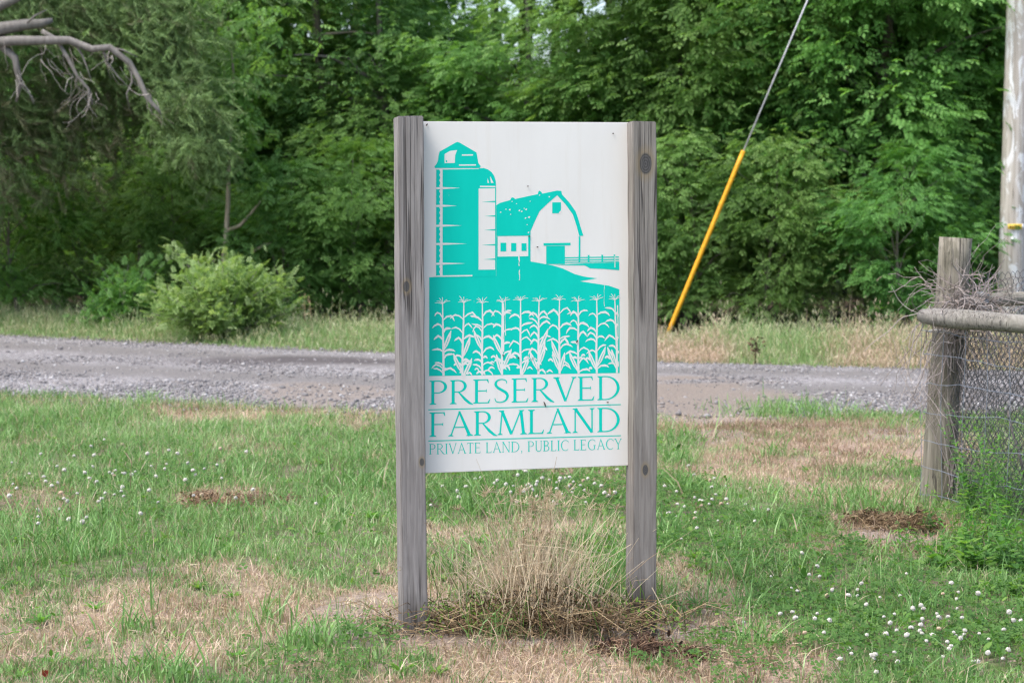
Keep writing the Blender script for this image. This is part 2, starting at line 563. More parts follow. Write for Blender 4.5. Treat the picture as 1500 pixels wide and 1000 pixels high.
M['ground'] = ground_mat()


def road_mat():
    m, nt, out = mat('road_gravel_bed')
    co = objco(nt)
    vo = nd(nt, 'TexVoronoi', i_Scale=38.0); nt.links.new(co, vo.inputs['Vector'])
    n1 = noise(nt, 2.0, 5, .65, co); n2 = noise(nt, 60, 4, .7, co)
    sx = nd(nt, 'SeparateColor'); nt.links.new(vo.outputs['Color'], sx.inputs[0])
    st = ramp(nt, sx.outputs[0], [(.0, (.12, .112, .112)), (.5, (.215, .202, .202)), (1, (.34, .325, .325))])
    fine = ramp(nt, n2, [(.3, (.108, .099, .094)), (.7, (.198, .185, .177))])
    k = mth(nt, 'ADD', attr(nt, 'track'), mth(nt, 'MULTIPLY', mth(nt, 'SUBTRACT', n1, .5), 1.0))
    c = mixc(nt, k, st, fine)
    c = mixc(nt, attr(nt, 'dirt'), c, ramp(nt, n2, [(.3, (.135, .11, .09)), (.7, (.25, .212, .18))]))
    c = mixc(nt, ramp(nt, mth(nt, 'ADD', attr(nt, 'wet'), mth(nt, 'MULTIPLY', mth(nt, 'SUBTRACT', n1, .5), .9)), [(.35, (0, 0, 0)), (.8, (1, 1, 1))]), c, (.085, .075, .075))
    principled(nt, out, c, .9, .2, vo.outputs['Distance'], .6, .012)
    return m


M['road'] = road_mat()


def stone_mat():
    m, nt, out = mat('gravel_stone')
    n2 = noise(nt, 90, 3, .6, objco(nt))
    c = ramp(nt, attr(nt), [(0, (.075, .068, .068)), (.3, (.165, .158, .155)), (.55, (.21, .193, .178)), (.8, (.26, .254, .255)), (1, (.5, .49, .48))])
    c = mixc(nt, .25, c, ramp(nt, n2, [(.3, (.10, .09, .09)), (.7, (.34, .32, .33))]))
    principled(nt, out, c, .85, .25)
    return m


M['stone'] = stone_mat()

# ------------------------------------------------------------------ setting: ground, road, gravel


def grid_mesh(xs, ys):
    X, Y = np.meshgrid(xs, ys)
    nx, ny = len(xs), len(ys)
    i = np.arange(nx * ny).reshape(ny, nx)
    a, b, c, d = i[:-1, :-1].ravel(), i[:-1, 1:].ravel(), i[1:, 1:].ravel(), i[1:, :-1].ravel()
    return X.ravel(), Y.ravel(), np.concatenate([np.stack([a, b, c], 1), np.stack([a, c, d], 1)])


xs = np.concatenate([[-900, -400, -180, -90, -50, -30, -20, -14], np.arange(-10, 10.01, .08), [14, 20, 30, 50, 90, 180, 400, 900]])
ys = np.concatenate([[-300, -80, -20, -4, 1, 3.5], np.arange(5, 30, .08), [31, 32.5, 34, 37, 41, 48, 60, 90, 160, 400, 1200]])
X, Y, T = grid_mesh(xs, ys)
Z = gz(X, Y)
far_d = Y - y_far(X)
at = {'dry': dryness(X, Y) * (Y < y_near(X) + 1), 'dirt': field(DIRT, X, Y), 'litter': ss(2.2, 3.8, far_d + (fbm(X, Y, .8) - .5) * 2)}
ground = kind(link('ground', mesh_arrays('ground', np.stack([X, Y, Z], 1), T, at, True), M['ground']), 'structure')

rx = np.arange(-24, 20.01, .12)
tt = np.concatenate([[0, .008, .02], np.linspace(.04, .96, 52), [.98, .992, 1]])
RX, RT = np.meshgrid(rx, tt)
yn, yf = y_near(RX), y_far(RX)
jn = (fbm(RX * 1.0, RX * 0 + 3, 1.6) - .5) * .9
jf = (fbm(RX * 1.0, RX * 0 + 9, 1.6) - .5) * .5
RY = yn + jn * (1 - RT) + (yf + jf - yn) * RT
RZ = 0.0 + .03 * np.sin(RT * math.pi) + (fbm(RX, RY, 1.5, 3) - .5) * .035 * np.sin(RT * math.pi)
RZ = RZ - .05 * (np.exp(-RT / .012) + np.exp(-(1 - RT) / .012))
nx, ny = len(rx), len(tt)
ii = np.arange(nx * ny).reshape(ny, nx)
a, b, c_, d = ii[:-1, :-1].ravel(), ii[:-1, 1:].ravel(), ii[1:, 1:].ravel(), ii[1:, :-1].ravel()
RTf = RT.ravel()
track = np.maximum(np.exp(-((RTf - .36) / .10) ** 2), np.exp(-((RTf - .72) / .12) ** 2)) * 1.1
gx, gy = G(440, 532)
wet = np.exp(-(((RX.ravel() - gx) / 1.7) ** 2 + ((RY.ravel() - gy) / .8) ** 2)) * 1.0
road = kind(link('road', mesh_arrays('road', np.stack([RX.ravel(), RY.ravel(), RZ.ravel()], 1),
            np.concatenate([np.stack([a, b, c_], 1), np.stack([a, c_, d], 1)]), {'track': track, 'wet': wet, 'dirt': field(DIRT, RX.ravel(), RY.ravel())}, True), M['road']), 'structure')


def ico(seed):
    bm = bmesh.new(); bmesh.ops.create_icosphere(bm, subdivisions=1, radius=1)
    r = np.random.default_rng(seed)
    V = np.array([v.co[:] for v in bm.verts]) * (1 + (r.random((len(bm.verts), 1)) - .5) * .5)
    T_ = np.array([[v.index for v in f.verts] for f in bm.faces]); bm.free()
    return V, T_


def rotz_scale(n, sx, sy, sz):
    a = rng.random(n) * 2 * math.pi
    Mx = np.zeros((n, 3, 3))
    Mx[:, 0, 0] = np.cos(a) * sx; Mx[:, 0, 1] = -np.sin(a) * sy
    Mx[:, 1, 0] = np.sin(a) * sx; Mx[:, 1, 1] = np.cos(a) * sy
    Mx[:, 2, 2] = sz
    return Mx


def road_z(x, t):
    y = y_near(x) + (y_far(x) - y_near(x)) * t
    return .03 * np.sin(np.clip(t, 0, 1) * math.pi)


mb = MB()
N = 120000
x = rng.uniform(-8.5, 7.5, N); t = rng.uniform(-.10, 1.03, N) ** 1.0
keep = rng.random(N) < np.clip(1.0 - .75 * np.maximum(np.exp(-((t - .36) / .10) ** 2), np.exp(-((t - .72) / .12) ** 2)), 0, 1)
keep &= rng.random(N) < np.where(t < .3, 1, .55)
keep &= rng.random(N) < ss(-.12, .06, t + (fbm(x, t * 6, 1.6) - .5) * .2)
x, t = x[keep], t[keep]
y = y_near(x) + (y_far(x) - y_near(x)) * t
keep = rng.random(len(x)) < 1 - .9 * field(DIRT, x, y)
x, y, t = x[keep], y[keep], t[keep]
s = np.exp(rng.normal(math.log(.0082), .42, len(x))) * np.where(t < .28, 1.1, .9)
s = np.clip(s, .005, .04)
zz = np.where((t > 0) & (t < 1), road_z(x, t), gz(x, y) + .01)
tint = np.clip(rng.normal(.48, .27, len(x)), 0, 1)
for k in range(3):
    q = np.arange(len(x)) % 3 == k
    V, T_ = ico(k)
    mb.inst(V, T_, rotz_scale(q.sum(), s[q], s[q] * rng.uniform(.6, 1, q.sum()), s[q] * rng.uniform(.45, .8, q.sum())),
            np.stack([x[q], y[q], zz[q] + s[q] * .25], 1), tint[q])
kind(mb.build('road_gravel', M['stone']), 'stuff')

# ------------------------------------------------------------------ grass


def blades(x, y, z, h, w, lean, az, droop=0.6, flat=None):
    """7-vertex curved blades"""
    n = len(x)
    lx, ly = np.cos(az), np.sin(az)
    fa = rng.random(n) * 2 * math.pi if flat is None else flat
    wx, wy = np.cos(fa), np.sin(fa)
    V = np.zeros((n, 7, 3))
    for i, (f, wf) in enumerate(((0, .8), (.4, 1.0), (.75, .65), (1, 0))):
        off = h * lean * f ** 1.7
        zz_ = z + h * (f - droop * lean * .5 * f ** 2.5)
        cx, cy = x + lx * off, y + ly * off
        if i < 3:
            V[:, 2 * i] = np.stack([cx - wx * w * wf / 2, cy - wy * w * wf / 2, zz_], 1)
            V[:, 2 * i + 1] = np.stack([cx + wx * w * wf / 2, cy + wy * w * wf / 2, zz_], 1)
        else:
            V[:, 6] = np.stack([cx, cy, zz_], 1)
    t0 = np.array([[0, 1, 3], [0, 3, 2], [2, 3, 5], [2, 5, 4], [4, 5, 6]])
    T_ = (t0[None] + (np.arange(n) * 7)[:, None, None]).reshape(-1, 3)
    return V.reshape(-1, 3), T_


def grass_obj(name, parts):
    V = []; T_ = []; A = []; D = []; n = 0
    for (v, t_, a_, d_) in parts:
        V.append(v); T_.append(t_ + n); n += len(v)
        A.append(np.repeat(a_, 7)); D.append(np.repeat(d_, 7))
    me = mesh_arrays(name, np.concatenate(V), np.concatenate(T_), {'tint': np.concatenate(A), 'dry': np.concatenate(D)})
    return kind(link(name, me, M['grass']), 'stuff')


def in_view(x, y, m=.8):
    return np.abs(x) < y * .25 + m


def near_points(N, y0=5.9, y1=17.2, p=1.0):
    y = y0 + (y1 - y0) * rng.random(N) ** p
    x = rng.uniform(-1, 1, N) * (y * .25 + 1.0)
    w = (y * .25 + 1.0) / (y1 * .25 + 1.0)
    k = rng.random(N) < w
    x, y = x[k], y[k]
    edge = y_near(x) + (fbm(x, x * 0 + 5, 1.6) - .5) * .9
    k = rng.random(len(x)) < ss(.25, -.15, y - edge)
    return x[k], y[k]


# lawn, green blades
x, y = near_points(620000, p=1.35)
dry = dryness(x, y); dirt = field(DIRT, x, y); clo = field(CLOVER, x, y)
tuft = fbm(x + 11, y + 3, 7, 2)
k = rng.random(len(x)) < np.clip((1.0 - .93 * dry) * (1 - .9 * dirt) * (1 - .45 * clo) * (0.25 + 1.3 * ss(.3, .65, tuft)), 0, 1)
x, y, dry, clo = x[k], y[k], dry[k], clo[k]
lush = ss(-.2, -2.0, x) * ss(8.2, 9.6, y) * .6 + ss(.45, .7, fbm(x, y + 40, .9, 3)) * .4
h = (0.031 + .046 * lush) * np.exp(rng.normal(0, .35, len(x))) + .01
w = np.exp(rng.normal(math.log(.0032), .3, len(x))) * (1 + .03 * np.maximum(y - 9, 0))
lean = np.abs(rng.normal(.45, .3, len(x)))
tn = np.clip(rng.normal(.5, .22, len(x)) + (fbm(x, y, 1.1, 3) - .5) * .7, 0, 1)
dr = np.clip((rng.random(len(x)) < .17 + .25 * dry) * rng.uniform(.4, 1, len(x)), 0, 1)
v, t_ = blades(x, y, gz(x, y) - .005, h, w, lean, rng.random(len(x)) * 6.283)
grass_obj('lawn_grass', [(v, t_, tn, dr)])

# dry stubble
x, y = near_points(520000, p=1.35)
dry = dryness(x, y); dirt = field(DIRT, x, y)
k = rng.random(len(x)) < np.clip(dry * (1 - .75 * dirt) * (.3 + 1.2 * ss(.3, .6, fbm(x + 5, y, 6, 2))), 0, 1)
x, y = x[k], y[k]
h = .032 * np.exp(rng.normal(0, .4, len(x))) + .008
w = np.exp(rng.normal(math.log(.003), .3, len(x))) * (1 + .03 * np.maximum(y - 9, 0))
v, t_ = blades(x, y, gz(x, y) - .004, h, w, np.abs(rng.normal(.6, .4, len(x))), rng.random(len(x)) * 6.283)
grass_obj('dry_stubble', [(v, t_, np.clip(rng.normal(.52, .22, len(x)) + (fbm(x + 7, y + 21, 2.6, 4) - .5) * 1.5 - .25 * field(BROWN, x, y), 0, 1), np.clip(rng.normal(.92, .12, len(x)), 0, 1))])

# longer dark-green tufts among the mown grass
x, y = [], []
for i in range(150):
    yy = rng.uniform(6.2, 15); xx = rng.uniform(-1, 1) * (yy * .25 + .6)
    if dryness(np.array([xx]), np.array([yy]))[0] > .5 and rng.random() < .7: continue
    n = rng.integers(15, 60)
    x.append(xx + rng.normal(0, .05, n)); y.append(yy + rng.normal(0, .05, n))
# lush tufts named in the photograph: left edge, behind the sign, beside the right post
for (px, py, n, sp) in [(70, 770, 260, .16), (120, 820, 160, .12), (680, 745, 260, .13), (720, 720, 220, .14), (560, 720, 200, .15), (860, 800, 70, .06), (985, 650, 240, .14), (1160, 603, 900, .26), (1250, 735, 200, .14), (215, 583, 80, .08), (1010, 730, 130, .1), (980, 790, 90, .08), (1290, 750, 180, .12)]:
    gx, gy = G(px, py)
    x.append(gx + rng.normal(0, sp, n)); y.append(gy + rng.normal(0, sp * 1.3, n))
x, y = np.concatenate(x), np.concatenate(y)
h = .11 * np.exp(rng.normal(0, .3, len(x)))
v, t_ = blades(x, y, gz(x, y) - .005, h, rng.uniform(.004, .008, len(x)), np.abs(rng.normal(.5, .25, len(x))), rng.random(len(x)) * 6.283)
grass_obj('grass_tufts', [(v, t_, np.clip(rng.normal(.5, .2, len(x)), 0, 1), (rng.random(len(x)) < .06) * .8)])

# roadside verge beyond the road
N = 190000
x = rng.uniform(-10.5, 8.5, N); d = rng.random(N) ** .9 * 5.5 - .1
y = y_far(x) + d + (fbm(x, x * 0 + 9, 1.6) - .5) * .4
px_ = 750 + x / y * F_PX
straw = np.maximum(ss(930, 975, px_) * ss(1100, 1030, px_), ss(1180, 1260, px_) * .85) * ss(2.6, .6, d) + .06
straw = np.clip(straw + (fbm(x, y, 1.2) - .5) * .5 * (px_ > 900), 0, 1)
k = rng.random(N) < np.clip((.35 + fbm(x, y, 2.2, 2)) * ss(3.9, 2.0, d), 0, 1)
x, y, d, straw, px_ = x[k], y[k], d[k], straw[k], px_[k]
h = (.07 + .15 * ss(.15, 1.1, d) + .08 * straw * ss(.3, .9, d)) * np.exp(rng.normal(0, .3, len(x)))
h *= (.75 + .5 * fbm(x + 9, y, .8)) * np.where(px_ < 900, .82, 1)
h *= 1 - .62 * np.exp(-((x - 1.82) / .35) ** 2) * ss(25.5, 24.2, y)
w = np.exp(rng.normal(math.log(.0058), .3, len(x)))
dr = np.where(rng.random(len(x)) < straw, rng.uniform(.7, 1, len(x)), rng.uniform(0, .18, len(x)))
v, t_ = blades(x, y, gz(x, y) - .01, h, w, np.abs(rng.normal(.35, .22, len(x))), rng.random(len(x)) * 6.283)
VG = [(v, t_, np.clip(rng.normal(.66, .2, len(x)), 0, 1), dr)]
k = rng.random(len(x)) < .10 + .25 * straw                       # fluffy seed heads on some stems
for q in range(4):
    xs2, ys2, h2 = x[k], y[k], h[k] * rng.uniform(.7, 1.25, k.sum())
    v, t_ = blades(xs2 + rng.normal(0, .02, len(xs2)), ys2, gz(xs2, ys2) + h2, rng.uniform(.03, .07, len(xs2)), rng.uniform(.004, .008, len(xs2)), np.abs(rng.normal(.6, .4, len(xs2))), rng.random(len(xs2)) * 6.283)
    VG.append((v, t_, np.clip(rng.normal(.75, .2, len(xs2)), 0, 1), np.clip(.45 + .6 * straw[k], 0, 1)))
grass_obj('verge_grass', VG)

# clover leaves: three leaflets per leaf
tv, tf = [], []
for j in range(3):
    a = j * 2.094
    ca, sa = math.cos(a), math.sin(a)
    b0 = len(tv)
    for (r, q, z_) in ((.05, 0, 0), (.65, -.48, .12), (1.0, -.22, .16), (.9, 0, .06), (1.0, .22, .16), (.65, .48, .12)):
        tv.append((r * ca - q * sa, r * sa + q * ca, z_))
    tf += [(b0, b0 + 1, b0 + 2), (b0, b0 + 2, b0 + 3), (b0, b0 + 3, b0 + 4), (b0, b0 + 4, b0 + 5)]
x, y = near_points(120000, y1=14, p=1.2)
clo = field(CLOVER, x, y); dry = dryness(x, y)
k = rng.random(len(x)) < np.clip((clo * (1 - .7 * dry) + .04 * (1 - dry)) * (.2 + 1.3 * ss(.35, .6, fbm(x + 3, y + 8, 4, 2))), 0, 1)
x, y = x[k], y[k]
n = len(x)
up = np.stack([rng.normal(0, .35, n), rng.normal(-.15, .35, n), np.ones(n)], 1)
dr = np.stack([rng.normal(0, 1, n), rng.normal(0, 1, n), np.zeros(n)], 1)
Mx = frames(np.cross(up, dr), up) * np.exp(rng.normal(math.log(.0135), .25, n))[:, None, None]
mb = MB()
mb.inst(tv, tf, Mx, np.stack([x, y, gz(x, y) + rng.uniform(.02, .065, n)], 1), np.clip(rng.normal(.5, .2, n), 0, 1))
kind(mb.build('clover_leaves', M['clover_leaf']), 'stuff')

# small broad leaves of low weeds through the sward
BL_V = [(0, 0, 0), (.3, .2, .06), (.7, .18, .05), (1, 0, -.02), (.7, -.18, .05), (.3, -.2, .06), (.5, 0, 0)]
BL_T = [(0, 1, 6), (1, 2, 6), (2, 3, 6), (3, 4, 6), (4, 5, 6), (5, 0, 6)]
x, y = near_points(110000, y1=15, p=1.3)
k = rng.random(len(x)) < np.clip((.15 + 1.1 * ss(.5, .68, fbm(x + 60, y + 20, 2.4, 3))) * (1 - dryness(x, y)) ** 2 * (1 - field(DIRT, x, y)) * (.25 + .75 * ss(-1.2, .3, x)), 0, 1)
x, y = x[k], y[k]; n = len(x)
d = np.stack([rng.normal(0, 1, n), rng.normal(0, 1, n), np.abs(rng.normal(.5, .4, n))], 1)
mb = MB()
mb.inst(BL_V, BL_T, frames(d, np.tile([[0, 0, 1.]], (n, 1)) + rng.normal(0, .3, (n, 3))) * np.exp(rng.normal(math.log(.021), .4, n))[:, None, None], np.stack([x, y, gz(x, y) + rng.uniform(.005, .05, n)], 1), np.clip(rng.normal(.5, .25, n), 0, 1))
kind(mb.build('low_weeds', M['weed_leaf']), 'stuff')

# straw and thatch lying about
x, y = near_points(60000, y1=15.5, p=1.4)
dry = np.maximum(dryness(x, y), field(DIRT, x, y))
k = rng.random(len(x)) < dry ** 2 * np.where(y < 8.2, 1.0, .35)
x, y = x[k], y[k]; n = len(x)
L = rng.uniform(.025, .085, n); az = rng.normal(.2, .9, n) + (rng.random(n) < .5) * math.pi
tv = [(-.5, -.5, 0), (-.5, .5, 0), (0, .5, .06), (0, -.5, .06), (.5, 0, 0)]
tf = [(0, 1, 2), (0, 2, 3), (3, 2, 4)]
Mx = np.zeros((n, 3, 3)); wd = rng.uniform(.001, .0026, n)
Mx[:, 0, 0] = np.cos(az) * L; Mx[:, 1, 0] = np.sin(az) * L; Mx[:, 2, 0] = L * rng.normal(0, .22, n)
Mx[:, 0, 1] = -np.sin(az) * wd; Mx[:, 1, 1] = np.cos(az) * wd; Mx[:, 2, 1] = wd * .5; Mx[:, 2, 2] = L
mb = MB(); mb.inst(tv, tf, Mx, np.stack([x, y, gz(x, y) + rng.uniform(.004, .03, n)], 1), np.clip(rng.normal(.40, .22, n), 0, 1))
kind(mb.build('straw_litter', M['straw']), 'stuff')

# ------------------------------------------------------------------ sign
TH = math.radians(14.3)
SX, SY = 0.062, 7.45
PW, BW, BH, BZ0 = .0915, .780, 1.268, .570
sign = thing('farmland_sign', 'white sign with teal barn, silo and corn picture between two grey wooden posts', 'sign', (SX, SY, 0), TH)
sign.rotation_euler = (0, -math.radians(.35), TH)


def wood_post(name, x, h, m, top_tilt):
    bm = bmesh.new()
    bmesh.ops.create_cube(bm, size=1)
    for v in bm.verts:
        v.co.x *= PW; v.co.y *= PW
        v.co.z = -.25 if v.co.z < 0 else h + top_tilt * v.co.x - .03 * v.co.y
    bmesh.ops.bevel(bm, geom=[e for e in bm.edges], offset=.0035, segments=2, affect='EDGES')
    es = [e for e in bm.edges if abs(e.verts[0].co.z - e.verts[1].co.z) > .5]
    bmesh.ops.subdivide_edges(bm, edges=es, cuts=40)
    for v in bm.verts:
        q = v.co.z
        v.co.x += .0022 * math.sin(q * 3.1 + x * 9) + .0008 * math.sin(q * 23 + x * 31)
        v.co.y += .0018 * math.sin(q * 2.3 + x * 5)
    me = bpy.data.meshes.new(name); bm.to_mesh(me); bm.free()
    o = link(name, me, m, sign); o.location = (x, 0, 0)
    return o


pxo = (BW + PW) / 2
wood_post('post', -pxo, 1.853, M['post_l'], .02)
wood_post('post', pxo, 1.838, M['post_r'], -.02)
bm = bmesh.new()
bmesh.ops.create_cube(bm, size=1)
for v in bm.verts:
    v.co.x *= BW + .03; v.co.y *= .012; v.co.z *= BH
bmesh.ops.bevel(bm, geom=list(bm.edges), offset=.002, segments=2, affect='EDGES')
me = bpy.data.meshes.new('board'); bm.to_mesh(me); bm.free()
board = link('board', me, M['panel'], sign)
board.location = (0, .028, BZ0 + BH / 2)
board.modifiers.new('edge', 'BEVEL').width = .0001
board.modifiers.clear()


def bmap(px, py):
    """photograph pixel on the board -> board local x, z"""
    xl = 620 + 5 * (py - 176) / 515
    u = (px - xl) / (917 - xl)
    yt = 176 + 5 * (px - 620) / 297
    yb = 691 - 6 * (px - 625) / 292
    return (-BW / 2 + .014 + u * (BW - .018), (.5 - (py - yt) / (yb - yt)) * BH)


def z1(p): return bmap(560 + p[0] / 3.5714, 160 + p[1] / 3.5714)
def z2(p): return bmap(600 + p[0] / 3.3333, 400 + p[1] / 3.3333)


class Art:
    def __init__(s, y0):
        s.v = []; s.f = []; s.mi = []; s.y = y0; s.k = 0

    def poly(s, pts, m=0, fn=z1, lift=0.0):
        q = [fn(p) for p in pts]
        s.k += 1
        yy = s.y - lift * .4 - (s.k % 24) * 6e-6
        b = len(s.v)
        ar = sum(q[i][0] * q[(i + 1) % len(q)][1] - q[(i + 1) % len(q)][0] * q[i][1] for i in range(len(q)))
        if ar < 0: q = q[::-1]
        s.v += [(a_, yy, c__) for a_, c__ in q]
        s.f.append(tuple(range(b, b + len(q)))); s.mi.append(m)

    def rect(s, x0, y0, x1, y1, m=0, fn=z1, lift=0.0):
        s.poly([(x0, y0), (x1, y0), (x1, y1), (x0, y1)], m, fn, lift)

    def strip(s, pts, w, m=0, fn=z1, lift=0.0):
        """variable width stroke as one polygon"""
        pts = [Vector((p[0], p[1])) for p in pts]
        if np.isscalar(w): w = [w] * len(pts)
        L, R = [], []
        for i, p in enumerate(pts):
            d = (pts[min(i + 1, len(pts) - 1)] - pts[max(i - 1, 0)]).normalized()
            nrm = Vector((-d.y, d.x)) * (w[i] / 2)
            L.append(p + nrm); R.append(p - nrm)
        s.poly([tuple(p) for p in L + R[::-1]], m, fn, lift)

    def build(s, name, mats, parent):
        me = bpy.data.meshes.new(name); me.from_pydata(s.v, [], s.f)
        for m in mats: me.materials.append(m)
        me.polygons.foreach_set('material_index', s.mi); me.update()
        o = bpy.data.objects.new(name, me); C.objects.link(o); o.parent = parent
        return o


YF = -.006 - .0002
SETS = [M['teal'], M['panel']]
A = Art(YF)
# field behind and below
A.poly([(246, 868), (281, 866), (590, 866), (590, 768), (757, 768), (770, 793), (850, 808), (885, 815), (940, 833), (1000, 862), (1050, 876), (1120, 886), (1028, 900),
        (1100, 912), (1180, 925), (1236, 945), (1237, 1000), (1237, 1385), (246, 1385)])
A.build('field_picture', SETS, board)
A = Art(YF - .0003)
A.poly([(272, 292), (283, 278), (290, 262), (293, 236), (298, 215), (340, 192), (380, 169), (390, 166), (402, 170), (445, 196), (488, 222), (493, 250), (498, 278), (510, 293), (503, 303), (275, 300)])
A.poly([(324, 228), (352, 212), (388, 208), (378, 235), (376, 275), (324, 275)], 1, lift=.0004)
A.rect(413, 231, 470, 238, 1, lift=.0004); A.rect(398, 283, 485, 290, 1, lift=.0004)
A.poly([(329, 258), (337, 262), (337, 271), (331, 271)], 0, lift=.0008)
pts = [(281, 308)] + [(300 + (3 if (i % 2) else -3), 308 + i * 14) for i in range(40)] + [(300, 862), (281, 866)]
A.poly(pts)
A.poly([(314, 308), (497, 308), (505, 304), (525, 303), (548, 311), (567, 326), (580, 346), (587, 370), (589, 400), (589, 868), (314, 868)])
for y, xe in ((405, 403), (497, 387), (600, 412), (695, 438), (798, 430)):
    A.poly([(279, y - 5), (314, y - 6), (xe, y), (314, y + 5), (279, y + 5)], 1, lift=.0004)
A.poly([(281, 859), (467, 859), (467, 866), (281, 866)], 1, lift=.0005)
A.rect(499, 409, 584, 832, 1, lift=.0004)
A.poly([(506, 395), (586, 397), (586, 404), (506, 402)], 1, lift=.0004)
A.poly([(545, 355), (553, 381), (545, 381)], 1, lift=.0004); A.poly([(558, 345), (576, 381), (563, 381)], 1, lift=.0004)
for y, xs_ in ((478, 515), (553, 528), (625, 528), (703, 515), (778, 525)):
    A.poly([(xs_, y), (584, y - 4), (584, y + 4)], 0, lift=.0008)
A.build('silo_picture', SETS, board)
A = Art(YF - .0003)
A.poly([(590, 497), (610, 485), (663, 471), (667, 460), (675, 457), (684, 461), (687, 466), (806, 442), (810, 428), (816, 424), (824, 430), (830, 440), (908, 425), (930, 427), (933, 445),
        (975, 492), (1005, 535), (1018, 570), (1030, 612), (1046, 662), (1024, 664), (1010, 610), (990, 550), (950, 495), (908, 449), (862, 488), (815, 532), (790, 585), (768, 635), (768, 658), (590, 658)])
A.rect(590, 660, 597, 768, 0); A.rect(597, 765, 757, 768.5, 0)
A.poly([(756, 660), (768, 660), (768, 792), (756, 769)])
for x0, y0, x1, y1 in ((612, 693, 642, 738), (667, 695, 694, 738), (721, 697, 747, 737), (882, 486, 928, 543), (836, 698, 978, 711), (1021, 666, 1030, 770)):
    A.rect(x0, y0, x1, y1)
A.poly([(850, 713), (948, 713), (948, 809), (850, 808)])
for x0, y0 in ((612, 533), (640, 518), (660, 520), (695, 490), (710, 525), (722, 530), (735, 515), (742, 565), (766, 478), (866, 456), (750, 600), (664, 545), (757, 640), (760, 560), (672, 478), (815, 447), (745, 520)):
    s_ = rnd.uniform(3, 7)
    A.poly([(x0 - s_, y0 + s_ * .6), (x0, y0 - s_ * .6), (x0 + s_ * 1.1, y0 - s_ * .2), (x0 + s_ * .4, y0 + s_)], 1, lift=.0004)
A.poly([(918, 538), (928, 528), (928, 543), (916, 543)], 1, lift=.0004)
A.build('barn_picture', SETS, board)
A = Art(YF - .0003)
A.rect(948, 773, 1234, 779); A.rect(948, 786, 1234, 792); A.rect(948, 798, 1234, 803, lift=.0002)
for xx in (1024, 1073, 1145, 1210): A.rect(xx - 4, 763, xx + 5, 803, lift=.0004)
A.poly([(890, 813), (1060, 806), (1236, 804), (1236, 845), (1160, 838), (1080, 833), (1064, 823), (1050, 817)])
A.rect(1211, 770, 1215, 830, 1, lift=.0008)
A.build('fence_picture', SETS, board)

# corn rows
A = Art(YF - .0003)
cx_top = [160, 262, 350, 447, 535, 625, 725, 815, 908, 998]
cx_bot = [165, 255, 350, 445, 537, 622, 725, 818, 908, 1008]
tas_y = [132, 128, 132, 130, 122, 128, 124, 132, 126, 126]
cr = random.Random(12)


def arcleaf(x, y, dirn, L, drop, w):
    """an arching corn leaf"""
    pts, ws = [], []
    for i in range(8):
        f = i / 7
        pts.append((x + dirn * L * f, y - L * .45 * math.sin(min(f * 1.5, 1) * math.pi / 2) * (1 - f * .25) + drop * max(0, f - .45) ** 1.3))
        ws.append(w * (.35 + 1.1 * math.sin(math.pi * min(1, f * .9 + .12))) * (1 if f < .98 else .15))
    A.strip(pts, ws, 1, z2)


for i in range(10):
    xt, xb, ty = cx_top[i], cx_bot[i], tas_y[i]
    A.strip([(xt, ty), (xt + (xb - xt) * .3 + cr.uniform(-2, 2), ty + 110), (xt + (xb - xt) * .7 + cr.uniform(-3, 3), 370), (xb, 492)], [4, 8, 9.5, 10], 1, z2)
    for a_ in (-176, -146, -118, -84, -48, -14):
        L = cr.uniform(26, 42); a2 = math.radians(a_ + cr.uniform(-9, 9))
        ex, ey = xt + math.cos(a2) * L, ty + 4 + math.sin(a2) * L * .8
        A.strip([(xt, ty + 8), (xt * .45 + ex * .55, (ty + 6) * .45 + ey * .55 - 3), (ex, ey + cr.uniform(-2, 5))], [2.6, 3.0, 2], 1, z2)
    side = cr.choice((-1, 1))
    for j, yy in enumerate((205, 222, 262, 285, 322, 345, 380, 405, 440, 462, 480)):
        side = -side
        for sgn in ((side, -side) if cr.random() < .22 else (side,)):
            y0 = yy + cr.uniform(-9, 9)
            f = (y0 - ty) / (492 - ty)
            L = cr.uniform(36, 66)
            x0 = xt + (xb - xt) * f
            if x0 + sgn * L > 1016: L = max(8, 1016 - x0)
            if x0 + sgn * L < 102: L = max(8, x0 - 102)
            if yy > 330 and cr.random() < .42:        # ears and upright blades near the bottom
                d_ = cr.uniform(.3, .62) * sgn * min(1, L / 40)
                A.strip([(x0, y0 + 20), (x0 + d_ * 30, y0 - 14), (x0 + d_ * 60, y0 - 50), (x0 + d_ * 78, y0 - 80)], [5, 18, 17, 3], 1, z2)
                A.strip([(x0 + d_ * 22, y0 - 2), (x0 + d_ * 46, y0 - 34), (x0 + d_ * 60, y0 - 52)], [1.5, 3, 1.2], 0, z2, .0008)
            else:                                     # blade that rises, kinks and falls to a point
                k_ = cr.uniform(.45, .7); ri = cr.uniform(12, 34); fa = cr.uniform(-6, 34); w_ = cr.uniform(8, 13)
                A.strip([(x0, y0), (x0 + sgn * L * k_ * .5, y0 - ri * .75), (x0 + sgn * L * k_, y0 - ri + cr.uniform(-3, 3)), (x0 + sgn * L * (k_ * .4 + .6), y0 - ri + fa * .45), (x0 + sgn * L, y0 - ri + fa)],
                        [4, w_ * .8, w_, w_ * .75, 1.5], 1, z2)
for k_ in range(34):
    x0 = cr.uniform(112, 1005); L = cr.uniform(14, 34); L = min(L, 1014 - x0); s_ = 1
    arcleaf(x0, cr.uniform(395, 488), s_, max(8, L), cr.uniform(10, 40), cr.uniform(6, 9))
